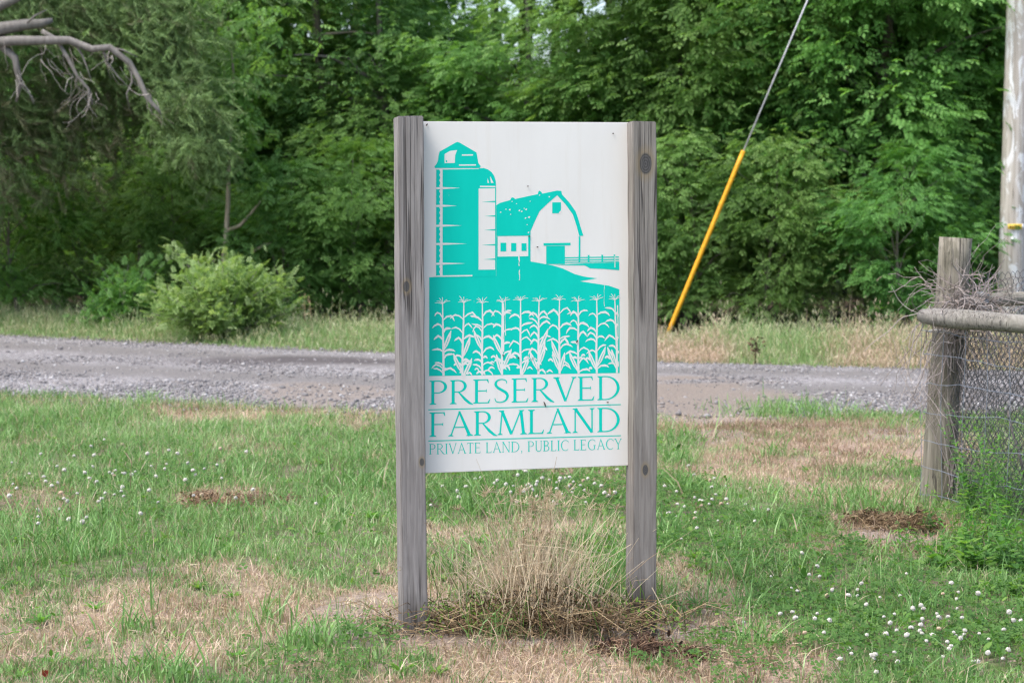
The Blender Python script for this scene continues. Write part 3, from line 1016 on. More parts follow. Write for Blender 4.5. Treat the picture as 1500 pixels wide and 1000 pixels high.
# paint flaked away in narrow runs
for (x0, y0, y1, w_) in ((452, 140, 380, 9), (530, -20, 30, 5), (945, 60, 165, 2.5), (462, 110, 300, 3), (1012, 160, 492, 5), (528, -95, -40, 6)):
    n_ = 7
    A.strip([(x0 + cr.uniform(-2, 2), y0 + (y1 - y0) * q / n_) for q in range(n_ + 1)], [w_ * cr.uniform(.3, 1.1) for q in range(n_ + 1)], 1, z2, .0003)
A.build('corn_picture', SETS, board)

# lettering: hand-cut roman capitals, unit cap height
TS, TN, SF, SHT = .098, .046, .062, .034


def spl(pts, n=6):
    out = []
    P_ = [pts[0]] + list(pts) + [pts[-1]]
    for i in range(1, len(P_) - 2):
        for j in range(n):
            t = j / n
            out.append(tuple(.5 * ((2 * P_[i][c]) + (-P_[i - 1][c] + P_[i + 1][c]) * t + (2 * P_[i - 1][c] - 5 * P_[i][c] + 4 * P_[i + 1][c] - P_[i + 2][c]) * t * t + (-P_[i - 1][c] + 3 * P_[i][c] - 3 * P_[i + 1][c] + P_[i + 2][c]) * t ** 3) for c in range(len(pts[0]))))
    out.append(tuple(pts[-1]))
    return out


def g_rect(x0, y0, x1, y1): return [('p', [(x0, y0), (x1, y0), (x1, y1), (x0, y1)])]
def g_serif(x, y, w, up):
    y1 = y + SHT if up else y - SHT
    y2 = y + SHT * 2.0 if up else y - SHT * 2.0
    return [('p', [(x - w / 2 - SF, y), (x + w / 2 + SF, y), (x + w / 2 + SF, y1 - (y1 - y) * .35), (x + w / 2, y2), (x - w / 2, y2), (x - w / 2 - SF, y1 - (y1 - y) * .35)])]
def g_stem(x, w=TS, bot=True, top=True):
    r = g_rect(x - w / 2, 0, x + w / 2, 1)
    if bot: r += g_serif(x, 0, w, True)
    if top: r += g_serif(x, 1, w, False)
    return r
def g_stroke(pts, ws): return [('s', pts, ws)]
def g_bowl(x0, y0, y1, w, straight):
    ry = (y1 - y0) / 2; yc = (y0 + y1) / 2; rx_ = w - straight
    o_ = [(x0, y1), (x0 + straight, y1)]; i_ = [(x0, y1 - TN), (x0 + straight, y1 - TN)]
    for k in range(1, 16):
        a_ = math.pi / 2 - math.pi * k / 16
        o_.append((x0 + straight + rx_ * math.cos(a_), yc + ry * math.sin(a_)))
        i_.append((x0 + straight + (rx_ - TS) * math.cos(a_), yc + (ry - TN) * math.sin(a_)))
    o_ += [(x0 + straight, y0), (x0, y0)]; i_ += [(x0 + straight, y0 + TN), (x0, y0 + TN)]
    return [('p', o_ + i_[::-1])]
def g_arm(x0, x1, y, up):
    """thin arm with a small serif at its free end; up = serif direction"""
    r = g_rect(x0, y - TN / 2, x1, y + TN / 2)
    if up > 0: r += [('p', [(x1 - .05, y + TN / 2), (x1, y - TN / 2), (x1 + .035, y + .15), (x1 + .015, y + .15)])]
    elif up < 0: r += [('p', [(x1 - .05, y - TN / 2), (x1, y + TN / 2), (x1 + .02, y - .14), (x1, y - .14)])]
    else: r += [('p', [(x1 - .03, y), (x1 + .012, y + .085), (x1 + .012, y - .085)])]
    return r
def g_arc(cx, cy, rx_, ry, a0, a1, n=22):
    pts, ws = [], []
    for k in range(n + 1):
        a_ = math.radians(a0 + (a1 - a0) * k / n)
        pts.append((cx + rx_ * math.cos(a_), cy + ry * math.sin(a_)))
        ws.append(TN + (TS * 1.1 - TN) * max(0, -math.cos(a_)) ** 1.0 if math.cos(a_) < 0 else TN)
    return g_stroke(pts, ws)


def glyph(c):
    if c == 'I': return g_stem(.12), .26
    if c == 'P': return g_stem(.12) + g_bowl(.16, .46, 1, .42, .12), .62
    if c == 'R': return g_stem(.12) + g_bowl(.16, .48, 1, .40, .12) + g_stroke([(.30, .49), (.52, .17), (.66, .02), (.76, -.03)], [.05, TS, TS * .9, .03]), .72
    if c == 'B': return g_stem(.12) + g_bowl(.16, .52, 1, .36, .12) + g_bowl(.16, 0, .54, .42, .12), .63
    if c == 'D': return g_stem(.12) + g_bowl(.16, 0, 1, .60, .12), .82
    if c == 'E': return g_stem(.12) + g_arm(.16, .50, .977, -1) + g_arm(.16, .44, .52, 0) + g_arm(.16, .53, .023, 1), .62
    if c == 'F': return g_stem(.12) + g_arm(.16, .50, .977, -1) + g_arm(.16, .44, .50, 0), .56
    if c == 'L': return g_stem(.12) + g_arm(.16, .50, .023, 1), .57
    if c == 'T': return g_stem(.32, top=False) + g_rect(.04, .95, .60, .998) + [('p', [(.04, .95), (.09, .96), (.05, .84), (.02, .84)]), ('p', [(.60, .95), (.55, .96), (.59, .84), (.62, .84)])], .64
    if c == 'S':
        q = spl([(.45, .80, .03), (.42, .92, .045), (.28, .975, .05), (.13, .91, .08), (.09, .77, .1), (.15, .645, .11), (.28, .535, .12), (.42, .42, .115), (.475, .27, .10), (.41, .10, .075), (.26, .025, .05), (.11, .06, .045), (.06, .2, .03)])
        return g_stroke([(a_, b_) for a_, b_, w_ in q], [w_ * .88 for a_, b_, w_ in q]), .56
    if c == 'V': return g_stroke([(.08, 1), (.38, 0)], [TS * 1.1, TS * .9]) + g_stroke([(.66, 1), (.38, .0)], [TN, TN]) + g_serif(.08, 1, TS, False) + g_serif(.66, 1, TN, False), .74
    if c == 'Y': return g_stroke([(.07, 1), (.34, .46)], [TS, TS]) + g_stroke([(.60, 1), (.34, .46)], [TN, TN]) + g_rect(.34 - TS / 2, 0, .34 + TS / 2, .5) + g_serif(.34, 0, TS, True) + g_serif(.07, 1, TS, False) + g_serif(.60, 1, TN, False), .66
    if c == 'A': return g_stroke([(.38, 1.02), (.09, 0)], [TN, TN]) + g_stroke([(.36, 1.02), (.70, 0)], [TS * .7, TS * 1.15]) + g_rect(.19, .34, .58, .34 + TN) + g_serif(.09, 0, TN, True) + g_serif(.70, 0, TS, True), .78
    if c == 'M': return g_stroke([(.16, 1), (.09, 0)], [TN, TN]) + g_stroke([(.15, 1), (.46, .02)], [TS, TS]) + g_stroke([(.77, 1), (.46, .02)], [TN, TN]) + g_stroke([(.77, 1), (.86, 0)], [TS, TS]) + g_serif(.09, 0, TN, True) + g_serif(.86, 0, TS, True) + g_serif(.14, 1, TS * .6, False) + g_serif(.79, 1, TS * .6, False), .95
    if c == 'N': return g_stroke([(.12, 1), (.12, 0)], [TN, TN]) + g_stroke([(.12, 1), (.68, 0)], [TS, TS]) + g_stroke([(.68, 1), (.68, 0)], [TN, TN]) + g_serif(.12, 0, TN, True) + g_serif(.12, 1, TN, False) + g_serif(.68, 1, TN, False), .80
    if c == 'U': return g_stroke([(.12, 1), (.12, .36)], [TS, TS]) + g_stroke(spl([(.12, .37), (.15, .14), (.28, .025), (.40, .02), (.53, .10), (.58, .37)]), list(np.linspace(TS, TN, 31))) + g_stroke([(.58, .36), (.58, 1)], [TN, TN]) + g_serif(.12, 1, TS, False) + g_serif(.58, 1, TN, False), .70
    if c == 'C': return g_arc(.44, .5, .37, .49, 48, 312) + [('p', [(.68, .88), (.70, .72), (.72, .72), (.72, .95)])], .78
    if c == 'G': return g_arc(.44, .5, .37, .49, 48, 300) + [('p', [(.68, .88), (.70, .72), (.72, .72), (.72, .95)])] + g_rect(.62, .06, .62 + TS, .42) + g_rect(.55, .40, .78, .40 + TN), .82
    if c == ',': return [('p', [(.05, .10), (.13, .11), (.15, .02), (.06, -.16), (.04, -.15), (.08, -.01)])], .22
    return [], .30


def lettering(text, x0, x1, yb, cap, gap, name):
    """text between photograph x0..x1, baseline yb (at the left), cap height in pixels"""
    A_ = Art(YF - .0002)
    tot = sum(glyph(c)[1] for c in text) + gap * (len(text) - 1)
    sx = (x1 - x0) / tot
    cur = 0
    yr = yb - 3.0
    for c in text:
        parts, adv = glyph(c)
        def fn(p, cur=cur):
            px = x0 + (cur + p[0]) * sx
            base = yb + (yr - yb) * (px - x0) / (x1 - x0)
            return bmap(px, base - p[1] * cap)
        for g_ in parts:
            if g_[0] == 'p': A_.poly(g_[1], 0, fn)
            else: A_.strip(g_[1], list(g_[2]), 0, fn)
        cur += adv + gap
    return A_.build(name, SETS, board)


lettering('PRESERVED', 629, 909, 590.0, 35.5, .035, 'lettering')
lettering('FARMLAND', 629, 909, 637.3, 36, .045, 'lettering')
TS, TN = .085, .05
lettering('PRIVATE LAND, PUBLIC LEGACY', 629, 909, 663.2, 15.5, .06, 'lettering')
for yy in (596.6, 642.6):
    A = Art(YF - .0002)
    A.poly([(628, yy), (908, yy - 3.0), (908, yy - 1.6), (628, yy + 1.5)], 0, lambda p: bmap(*p))
    A.build('rule_line', SETS, board)
for (px, py, L, a_) in ((795.5, 592, 9, 1.2), (888, 590.5, 3, 0), (735, 519, 3, .3), (757, 523, 4, .7), (843, 500, 5, -1), (773, 345, 2.5, 0), (785, 361, 2.5, .3), (771, 272, 2, 0), (625, 181, 4, -1), (897, 197, 2, 0)):
    p0 = bmap(px, py); l2 = L / 405 / 2
    mb = MB()
    ca, sa = math.cos(a_) * l2, -math.sin(a_) * l2
    mb.tube([(p0[0] - ca, YF - .003, p0[1] - sa), (p0[0], YF - .005, p0[1]), (p0[0] + ca, YF - .003, p0[1] + sa)], [.001, .0028, .001], 6)
    mb.build('debris_speck', M['speck'], board)  # small dark insects and twig bits stuck to the board

# ------------------------------------------------------------------ dry grass clump at the foot of the sign
cl = thing('dry_grass_clump', 'tall clump of pale dead grass and brown weeds between the sign posts', 'dry grass', (SX, SY - .02, 0))
n = 900
x = np.clip(rng.normal(0, .21, n), -.52, .6); y = rng.normal(-.05, .09, n)
mb = MB()
for i in range(760):
    x0, y0 = float(np.clip(rng.normal(.03, .10), -.35, .33)), float(rng.normal(-.03, .08))
    hgt = max(.08, float(rng.normal(.37, .12)) * (1 - 1.1 * abs(x0 - .02)))
    az = rng.random() * 6.28; ln = hgt * abs(rng.normal(.22, .36))
    dx, dy = math.cos(az) * ln + x0 * .1, math.sin(az) * ln * .6
    g0 = float(gz(SX + x0, SY + y0))
    pts = [(x0 + dx * f ** 1.5, y0 + dy * f ** 1.5, g0 - .01 + hgt * (f - .12 * f * f * ln / hgt)) for f in (0, .35, .7, 1)]
    if rng.random() < .3:                                   # snapped stem: the top hangs over
        bx, by, bz = pts[2]; az2 = rng.random() * 6.28
        pts[3] = (bx + math.cos(az2) * hgt * .3, by + math.sin(az2) * hgt * .2, bz + hgt * rng.uniform(-.22, .05))
    r0 = rng.uniform(.0009, .0019)
    mb.tube(pts, [r0, r0 * .9, r0 * .7, r0 * .4], 3, tint=float(np.clip(rng.normal(.84, .24), 0, 1)), cap=False)
for (pa, pb, pc) in (((630, 900), (700, 830), (632, 735)), ((690, 930), (620, 880), (590, 832)), ((600, 905), (575, 870), (560, 840)), ((790, 950), (740, 860), (700, 800)), ((900, 930), (950, 890), (1010, 862)), ((640, 890), (645, 820), (630, 770)),
                     ((830, 900), (860, 830), (880, 740)), ((760, 900), (765, 800), (762, 715)), ((820, 900), (815, 810), (803, 720)), ((850, 880), (880, 810), (905, 742)), ((955, 860), (975, 900), (985, 930)), ((850, 950), (700, 900), (660, 850)), ((620, 930), (560, 930), (520, 945)), ((720, 880), (690, 780), (668, 745))):
    yq = SY - .12 + rnd.uniform(-.08, .08)
    q = [P(*p, yq) for p in (pa, pb, pc)]
    org = Vector((SX, SY - .02, 0))
    pts = [((1 - f) ** 2 * q[0] + 2 * f * (1 - f) * (2 * q[1] - (q[0] + q[2]) / 2) + f * f * q[2]) - org for f in np.linspace(0, 1, 8)]
    mb.tube(pts, list(np.linspace(.0022, .0009, 8)), 4, tint=rnd.uniform(.6, 1), cap=False)
    for k in range(26):                                   # loose seed head
        f = rnd.uniform(.8, 1); p = pts[-1] * f + pts[-3] * (1 - f)
        e = p + Vector((rnd.gauss(0, .012), rnd.gauss(0, .012), rnd.uniform(0, .022)))
        mb.tube([p, e], [.0005, .0011], 3, tint=rnd.uniform(.4, .9), cap=False)
for k in range(70):
    f_ = rnd.random(); bx = rnd.gauss(.04, .085); bh = rnd.uniform(.30, .50)
    p = Vector((bx, rnd.gauss(-.02, .06), bh))
    for j in range(14):
        e = p + Vector((rnd.gauss(0, .014), rnd.gauss(0, .014), rnd.uniform(-.01, .03)))
        mb.tube([p, e], [.0005, .0012], 3, tint=rnd.uniform(.45, 1), cap=False)
mb.build('straw', M['straw'], cl)
# curled dead leaves and dark stems near the soil
LEAF_V = [(0, 0, 0), (.3, .22, .05), (.7, .17, .02), (1, 0, -.08), (.7, -.17, .02), (.3, -.22, .05), (.5, 0, -.03)]
LEAF_T = [(0, 1, 6), (1, 2, 6), (2, 3, 6), (3, 4, 6), (4, 5, 6), (5, 0, 6)]
mb = MB()
n = 2600
x = np.clip(rng.normal(.0, .2, n), -.55, .52); y = rng.normal(-.09, .085, n)
prof = np.clip(.13 * np.exp(-((x - .05) / .33) ** 2) + .04, 0, 1)
z = rng.random(n) ** 1.1 * prof
d = rng.normal(0, 1, (n, 3)); d[:, 2] -= .2
Mx = frames(d, rng.normal(0, 1, (n, 3)) + np.array([0, 0, .5])) * rng.uniform(.010, .030, n)[:, None, None] * np.array([1, .6, 1.6])[None, None, :]
mb.inst(LEAF_V, LEAF_T, Mx, np.stack([x, y, z + .005], 1), np.clip(rng.normal(.26, .26, n), 0, 1))
for i in range(900):
    x0, y0 = float(np.clip(rng.normal(.03, .24), -.55, .55)), float(rng.normal(-.08, .08))
    L = rng.uniform(.08, .24); az = rng.random() * 6.28; ri = rng.uniform(.0, .8)
    z0 = rng.uniform(0, .06)
    mb.tube([(x0, y0, z0), (x0 + math.cos(az) * L * .5, y0 + math.sin(az) * L * .4, z0 + L * .45 * ri), (x0 + math.cos(az) * L, y0 + math.sin(az) * L * .8, z0 + L * .5 * ri - .02)], [.0016, .0014, .0008], 3, tint=float(np.clip(rng.normal(.62, .28), 0, 1)), cap=False)
mb.build('dead_foliage', M['dead_leaf'], cl)
mb = MB()
for (cx, cy, n, sp, hh) in ((-.30, -.14, 130, .08, .10), (-.12, -.16, 90, .06, .10), (.30, -.12, 70, .10, .10), (.50, -.12, 90, .08, .08), (0, 0, 60, .2, .15), (.12, 0, 60, .1, .22), (-.2, -.1, 90, .1, .16), (.25, .02, 80, .08, .2)):
    p = np.stack([cx + rng.normal(0, sp, n), cy + rng.normal(0, .04, n), rng.random(n) * hh + .01], 1)
    d = rng.normal(0, 1, (n, 3)); u = rng.normal(0, .6, (n, 3)); u[:, 2] += 1
    mb.inst(LEAF_V, LEAF_T, frames(d, u) * rng.uniform(.010, .022, n)[:, None, None], p, np.clip(rng.normal(.85, .2, n), 0, 1))
for i in range(150):
    x0, y0 = rnd.gauss(.02, .22), rnd.gauss(-.02, .1)
    hgt = rnd.uniform(.08, .26); az = rnd.random() * 6.28; q = hgt * rnd.uniform(.1, .6)
    mb.tube([(x0, y0, 0), (x0 + math.cos(az) * q * .35, y0 + math.sin(az) * q * .35, hgt * .6), (x0 + math.cos(az) * q, y0 + math.sin(az) * q, hgt * rnd.uniform(.75, 1))], [.0022, .0018, .0006], 3, tint=rnd.uniform(.3, .9), cap=False)
mb.build('green_foliage', M['weed_leaf'], cl)


def dead_heap(name, label, px, py, hw, hh, n, tint):
    gx, gy = G(px, py)
    o = thing(name, label, 'dead grass', (gx, gy, float(gz(np.array([gx]), np.array([gy]))[0])))
    mb = MB()
    rx_ = hw * gy / F_PX
    lobes = [(rnd.gauss(0, rx_ * .55), rnd.gauss(0, rx_ * .35), rnd.uniform(.25, .6) * rx_, rnd.uniform(.3, 1) * hh, rnd.gauss(0, .8)) for _ in range(7)]
    for i in range(int(n * 1.6)):
        lx, ly, lr, lh, la = lobes[rnd.randrange(7)]
        ox, oy = rnd.gauss(0, lr * .55), rnd.gauss(0, lr * .5)
        x0, y0 = lx + ox, ly + oy
        z0 = lh * math.exp(-(math.hypot(ox, oy) / lr * 1.3) ** 2) * rnd.random() ** .6
        L = rnd.uniform(.025, .10); az = la + rnd.gauss(0, .8); bend = rnd.gauss(0, .5)
        mx, my = x0 + math.cos(az) * L * .5, y0 + math.sin(az) * L * .5
        mb.tube([(x0, y0, z0), (mx, my, z0 + rnd.uniform(-.005, .02)), (mx + math.cos(az + bend) * L * .5, my + math.sin(az + bend) * L * .5, max(0, z0 - rnd.uniform(-.015, .03)))],
                [.0012, .0018, .0007], 3, tint=min(1, max(0, rnd.gauss(tint, .25))), cap=False)
    k = n // 3
    p = np.array([(lo[0] + rnd.gauss(0, lo[2] * .5), lo[1] + rnd.gauss(0, lo[2] * .5), rnd.random() * lo[3]) for lo in (lobes[rnd.randrange(7)] for _ in range(k))])
    d = rng.normal(0, 1, (k, 3)); u = rng.normal(0, .6, (k, 3)); u[:, 2] += .6
    mb.inst([(0, 0, 0), (.3, .22, .05), (.7, .17, .02), (1, 0, -.08), (.7, -.17, .02), (.3, -.22, .05), (.5, 0, -.03)], [(0, 1, 6), (1, 2, 6), (2, 3, 6), (3, 4, 6), (4, 5, 6), (5, 0, 6)],
            frames(d, u) * rng.uniform(.012, .03, k)[:, None, None], p, np.clip(rng.normal(tint - .2, .2, k), 0, 1))
    mb.build('straw', M['dead_leaf'], o)
    return o


dead_heap('dead_grass_heap', 'low heap of grey-brown mown grass among the white clover left of the sign', 318, 741, 50, .10, 800, .78)
dead_heap('dead_grass_heap', 'flat scatter of brown mown grass beside the heap left of the sign', 390, 744, 50, .07, 420, .7)
dead_heap('dead_grass_heap', 'brown heap of dead grass left of the fence post foot', 1315, 768, 85, .08, 1300, .55)
dead_heap('dead_grass_heap', 'dark brown dead weeds spilling past the right sign post foot', 965, 955, 85, .08, 1000, .42)

# ------------------------------------------------------------------ clover flowers
def flower_mesh(m_pet, seed):
    r = random.Random(seed)
    mb = MB()
    n = 70
    for i in range(n):
        z = 1 - 1.75 * (i + .5) / n
        a = i * 2.39996; rr = math.sqrt(max(0, 1 - z * z))
        d = Vector((rr * math.cos(a), rr * math.sin(a), z * .95))
        s1 = d.orthogonal().normalized() * .22; s2 = d.cross(s1).normalized() * .22
        tip = d * r.uniform(.8, 1.2) + Vector((0, 0, .08)); b = d * .45
        mb.add([tuple(b + s1), tuple(b - s1 * .5 + s2 * .85), tuple(b - s1 * .5 - s2 * .85), tuple(tip + s1 * .5), tuple(tip - s1 * .3 + s2 * .45), tuple(tip - s1 * .3 - s2 * .45)],
               [(0, 1, 4), (0, 4, 3), (1, 2, 5), (1, 5, 4), (2, 0, 3), (2, 3, 5), (3, 4, 5)])
    V, T_, A_ = mb.arrays()
    me = mesh_arrays('flower_head', V * .0092 + np.array([0, 0, .0]), T_, {'tint': A_})
    me.materials.append(m_pet)
    return me


heads = [flower_mesh(M['petal'], 1), flower_mesh(M['petal'], 2), flower_mesh(M['petal_tan'], 3)]
mb = MB(); mb.tube([(0, 0, -.07), (.003, 0, -.03), (0, 0, 0)], [.0012, .001, .001], 5)
V, T_, A_ = mb.arrays(); stem_me = mesh_arrays('stem', V, T_, {'tint': A_}); stem_me.materials.append(M['stem_green'])
FL = []
fr = random.Random(5)


def flowers(n, px, py, sx, sy, label, fade=.0, lo=None):
    cnt = 0
    while cnt < n:
        qx, qy = fr.gauss(px, sx), fr.gauss(py, sy)
        if lo and not lo(qx, qy): continue
        if not (4 < qx < 1496 and 615 < qy < 992): continue
        cnt += 1
        gx, gy = G(qx, qy + 12)
        hz = fr.uniform(.05, .088) + (.03 if px < 400 else .012 if px < 900 else 0)
        o = thing('clover_flower', label, 'flower', (gx, gy, float(gz(gx, gy)) + hz), fr.random() * 6.28, 'white clover flowers in the lawn')
        o.rotation_euler = (fr.gauss(0, .4), fr.gauss(0, .4), fr.random() * 6.28)
        s_ = fr.uniform(.6, 1.1) * (1.2 if px < 900 else 1); o.scale = (s_, s_, s_ * fr.uniform(.75, 1.0))
        h_ = bpy.data.objects.new('flower_head', heads[2] if fr.random() < fade else heads[fr.randrange(2)]); C.objects.link(h_); h_.parent = o
        st = bpy.data.objects.new('stem', stem_me); C.objects.link(st); st.parent = o


bh = lambda x_, y_: not (575 < x_ < 968) or (628 < x_ < 915 and y_ > 694)
flowers(72, 190, 715, 110, 28, 'white clover flower in the green grass on the left of the sign', .08, lambda x_, y_: x_ < 540)
flowers(58, 800, 716, 75, 14, 'white clover flower in the clover patch seen under the sign board', .05, bh)
flowers(34, 1035, 745, 45, 22, 'white clover flower in the grass just right of the right sign post', .15, lambda x_, y_: x_ > 970)
flowers(28, 1220, 870, 85, 26, 'white clover flower in the grass below the dead grass heap near the fence', .1, lambda x_, y_: x_ > 1080 and y_ > 825)
flowers(56, 1370, 945, 105, 40, 'white clover flower in the bottom right corner of the lawn', .1, lambda x_, y_: y_ > 880)

# ------------------------------------------------------------------ broadleaf weeds
def weed_mesh(seed, n, L, up):
    r = np.random.default_rng(seed)
    a = np.arange(n) * 2.4 + r.normal(0, .2, n)
    el = r.uniform(up - .25, up + .25, n)
    d = np.stack([np.cos(a) * np.cos(el), np.sin(a) * np.cos(el), np.sin(el)], 1)
    tv = [(0, .02, 0), (0, -.02, 0), (.35, .09, .05), (.35, -.09, .05), (.7, .10, .04), (.7, -.10, .04), (1, 0, -.1), (.35, 0, .0), (.7, 0, 0)]
    tf = [(0, 2, 7), (1, 7, 3), (0, 7, 1), (2, 4, 8), (2, 8, 7), (7, 8, 5), (7, 5, 3), (4, 6, 8), (8, 6, 5)]
    mb = MB()
    mb.inst(tv, tf, frames(d, np.tile([[0, 0, 1.0]], (n, 1)) + r.normal(0, .15, (n, 3))) * (L * r.uniform(.6, 1.15, n))[:, None, None], np.zeros((n, 3)) + np.array([0, 0, .005]), np.clip(r.normal(.6, .2, n), 0, 1))
    V, T_, A_ = mb.arrays()
    me = mesh_arrays('leaf_rosette', V, T_, {'tint': A_}); me.materials.append(M['weed_leaf'])
    return me


weeds = [weed_mesh(1, 15, .055, .35), weed_mesh(2, 20, .065, .5), weed_mesh(3, 24, .06, .6), weed_mesh(4, 18, .075, .55)]
WL = [('broad leaved green weed growing in the pinkish dry grass at lower left', [(60, 910), (140, 890), (290, 858), (340, 870), (80, 960), (30, 985), (210, 970), (345, 962), (250, 930), (400, 880), (20, 850), (590, 985), (640, 990)]),
      ('broad leaved green weed growing in the green grass left of the sign', [(510, 715), (545, 765), (470, 690), (420, 755), (60, 760), (130, 800), (535, 590), (215, 582), (330, 800)]),
      ('broad leaved green weed growing in the clover right of the sign', [(1000, 760), (1040, 800), (1130, 765), (1180, 780), (1090, 850), (1150, 880), (1210, 850), (1260, 800), (1020, 830), (1330, 880), (1250, 740), (1180, 690), (1085, 780), (1140, 900), (1280, 910), (985, 795)]),
      ('broad leaved green weed growing in the dry grass between the sign posts', [(855, 805), (835, 825), (700, 800), (650, 850), (890, 780)])]
for lab, L in WL:
    for (qx, qy) in L:
        gx, gy = G(qx, qy)
        o = bpy.data.objects.new('broadleaf_weed', weeds[fr.randrange(4)]); C.objects.link(o)
        o.location = (gx, gy, float(gz(gx, gy))); o.rotation_euler = (0, 0, fr.random() * 6.28); s_ = fr.uniform(.7, 1.1); o.scale = (s_,) * 3
        tag(o, lab, 'weed', 'broadleaf weeds in the lawn')
gx, gy = G(66, 996)
mb = MB()
for a_ in (1.3, 2.0, .7):
    d = np.array([[math.cos(a_) * .5, -.1, .9]])
    mb.inst(LEAF_V, LEAF_T, frames(d, np.array([[0, -1., .2]])) * .028, np.zeros((1, 3)), np.array([.6]))
o = mb.build('red_dock_leaf', M['red_leaf']); o.location = (gx, gy, .01)
tag(o, 'small dark red leaf in the dry grass at lower left', 'leaf')

# ------------------------------------------------------------------ fence at right
fx0, fy0 = G(1367, 738)
FPB = Vector((fx0, fy0, 0)); FPT = P(1400, 348, fy0)
fence = thing('wire_fence', 'old wooden corner post with round rails carrying woven wire and chicken wire', 'fence', (fx0, fy0, 0))
fdir = Vector((.30, -.68, 0)).normalized()
bdir = Vector((.80, .75, 0)).normalized()


def log(pts, rad, name, m, parent, k=16, wob=.05, tint=.5):
    mb = MB(); mb.tube(pts, rad, k, tint, True, wob)
    return mb.build(name, m, parent, smooth=False)


def lerp(a_, b_, n): return [a_ + (b_ - a_) * (i / (n - 1)) for i in range(n)]


top = FPT - FPB
lp = lerp(Vector((0, 0, -.3)) - top * .0, top, 14)
log([Vector((p.x, p.y, p.z)) for p in lp], [.088 - .006 * i / 13 for i in range(14)], 'corner_post', M['fence_wood'], fence, 18, .06)
# second post further along, toward the camera, out of the frame
p2 = fdir * 2.6
log(lerp(p2 + Vector((0, 0, -.3)), p2 + Vector((.05, 0, 1.3)), 10), .075, 'line_post', M['fence_wood'], fence, 14, .06)
p3 = bdir * 2.8
log(lerp(p3 + Vector((0, 0, -.3)), p3 + Vector((.03, 0, 1.05)), 10), .07, 'line_post', M['fence_wood'], fence, 14, .06)
ra = P(1352, 463, fy0 - .14) - FPB
rb = ra + fdir * 2.9 + Vector((0, 0, .0))
log(lerp(ra, rb, 26), [.036] + [.047 + .003 * math.sin(i * .9) for i in range(25)], 'top_rail', M['rail_wood'], fence, 14, .10)
rc = P(1424, 441, fy0 + .12) - FPB
log(lerp(rc, rc + bdir * 2.9, 16), .038, 'back_rail', M['fence_wood'], fence, 12, .05)


def wire_net(origin, along, L, H, nstays, zs, m, name, r=.0018):
    mb = MB()
    for z in zs:
        pts = []
        for i in range(int(L / .08) + 1):
            s_ = i * .08
            pts.append(origin + along * s_ + Vector((0, 0, z + .012 * math.sin(s_ * 5 + z * 9) + rnd.gauss(0, .003))) + Vector((-along.y, along.x, 0)) * rnd.gauss(0, .004))
        mb.tube(pts, r, 4, cap=False)
    for i in range(nstays):
        s_ = L * i / max(1, nstays - 1)
        mb.tube([origin + along * (s_ + .01 * math.sin(z * 7 + i)) + Vector((0, 0, z)) for z in zs], r * .9, 4, cap=False)
    return mb.build(name, m, fence)


def hex_net(origin, along, L, z0, z1_, cell, m, name, r=.0016, bulge=0.0, seed=0):
    rr = random.Random(seed)
    nrm = Vector((-along.y, along.x, 0))
    def pt(u, z):
        w_ = bulge * math.sin(u * 3.1 + seed) * math.cos(z * 4.2 + seed) + .006 * math.sin(u * 23 + z * 31 + seed)
        return origin + along * (u + .008 * math.sin(z * 11 + seed)) + Vector((0, 0, z + .008 * math.sin(u * 9 + seed))) + nrm * w_
    mb = MB()
    hx, hz = cell * .5, cell * .62
    nu, nz = int(L / cell), int((z1_ - z0) / (hz))
    for j in range(nz):
        for i in range(nu):
            u = (i + .5 * (j % 2)) * cell; z = z0 + j * hz
            a_, b_, c__ = pt(u, z), pt(u, z + hz * .45), pt(u + hx, z + hz)
            d_ = pt(u - hx, z + hz)
            mb.tube([a_, b_], r * 1.5, 3, cap=False)
            mb.tube([b_, c__], r, 3, cap=False); mb.tube([b_, d_], r, 3, cap=False)
    return mb.build(name, m, fence)


off = Vector((-.02, -.10, 0))
wire_net(off + Vector((-.07, 0, 0)), fdir, 2.7, 1.1, 16, [.06, .20, .35, .50, .64, .78, .90, .99], M['fence_wire'], 'woven_wire')
hex_net(off + Vector((.10, .0, 0)), fdir, 2.5, .03, 1.0, .042, M['mesh_wire'], 'chicken_wire', bulge=.02, seed=1)
hex_net(off + Vector((.13, .05, 0)), fdir, 2.5, .03, 1.0, .045, M['mesh_wire'], 'chicken_wire', bulge=.025, seed=4)
hex_net(Vector((.10, .06, 0)), Vector((.9, -.43, 0)).normalized(), 2.2, .03, 1.02, .036, M['mesh_wire'], 'chicken_wire', bulge=.03, seed=11)
hex_net(Vector((.12, .12, 0)), bdir, 2.7, .02, 1.20, .05, M['mesh_wire'], 'chicken_wire', bulge=.02, seed=7)
mb = MB(); 
for z in (.97, .90):
    pts = [Vector((.0, .0, z)) + top * (z / top.z) * Vector((1, 1, 0)) + Vector((.098 * math.cos(a_), .098 * math.sin(a_), .01 * math.sin(a_ * 2))) for a_ in np.linspace(0, 6.5, 22)]
    mb.tube(pts, .0025, 5, cap=False)
mb.build('wire_wrap', M['steel'], fence)
ins = P(1439, 437, fy0 - .06) - FPB
mb = MB(); mb.tube([ins + Vector((dz * .1, 0, dz)) for dz in (-.035, -.03, -.012, -.01, .008, .01, .028, .034)], [.022, .036, .037, .030, .030, .036, .033, .014], 14)
mb.build('insulator', M['glass_grey'], fence, True)

vt = thing('dry_vine_tangle', 'tangle of dry grey vine stems wound over the old fence corner post', 'dead vine', (fx0, fy0, 0))
mb = MB()
vr = random.Random(21)


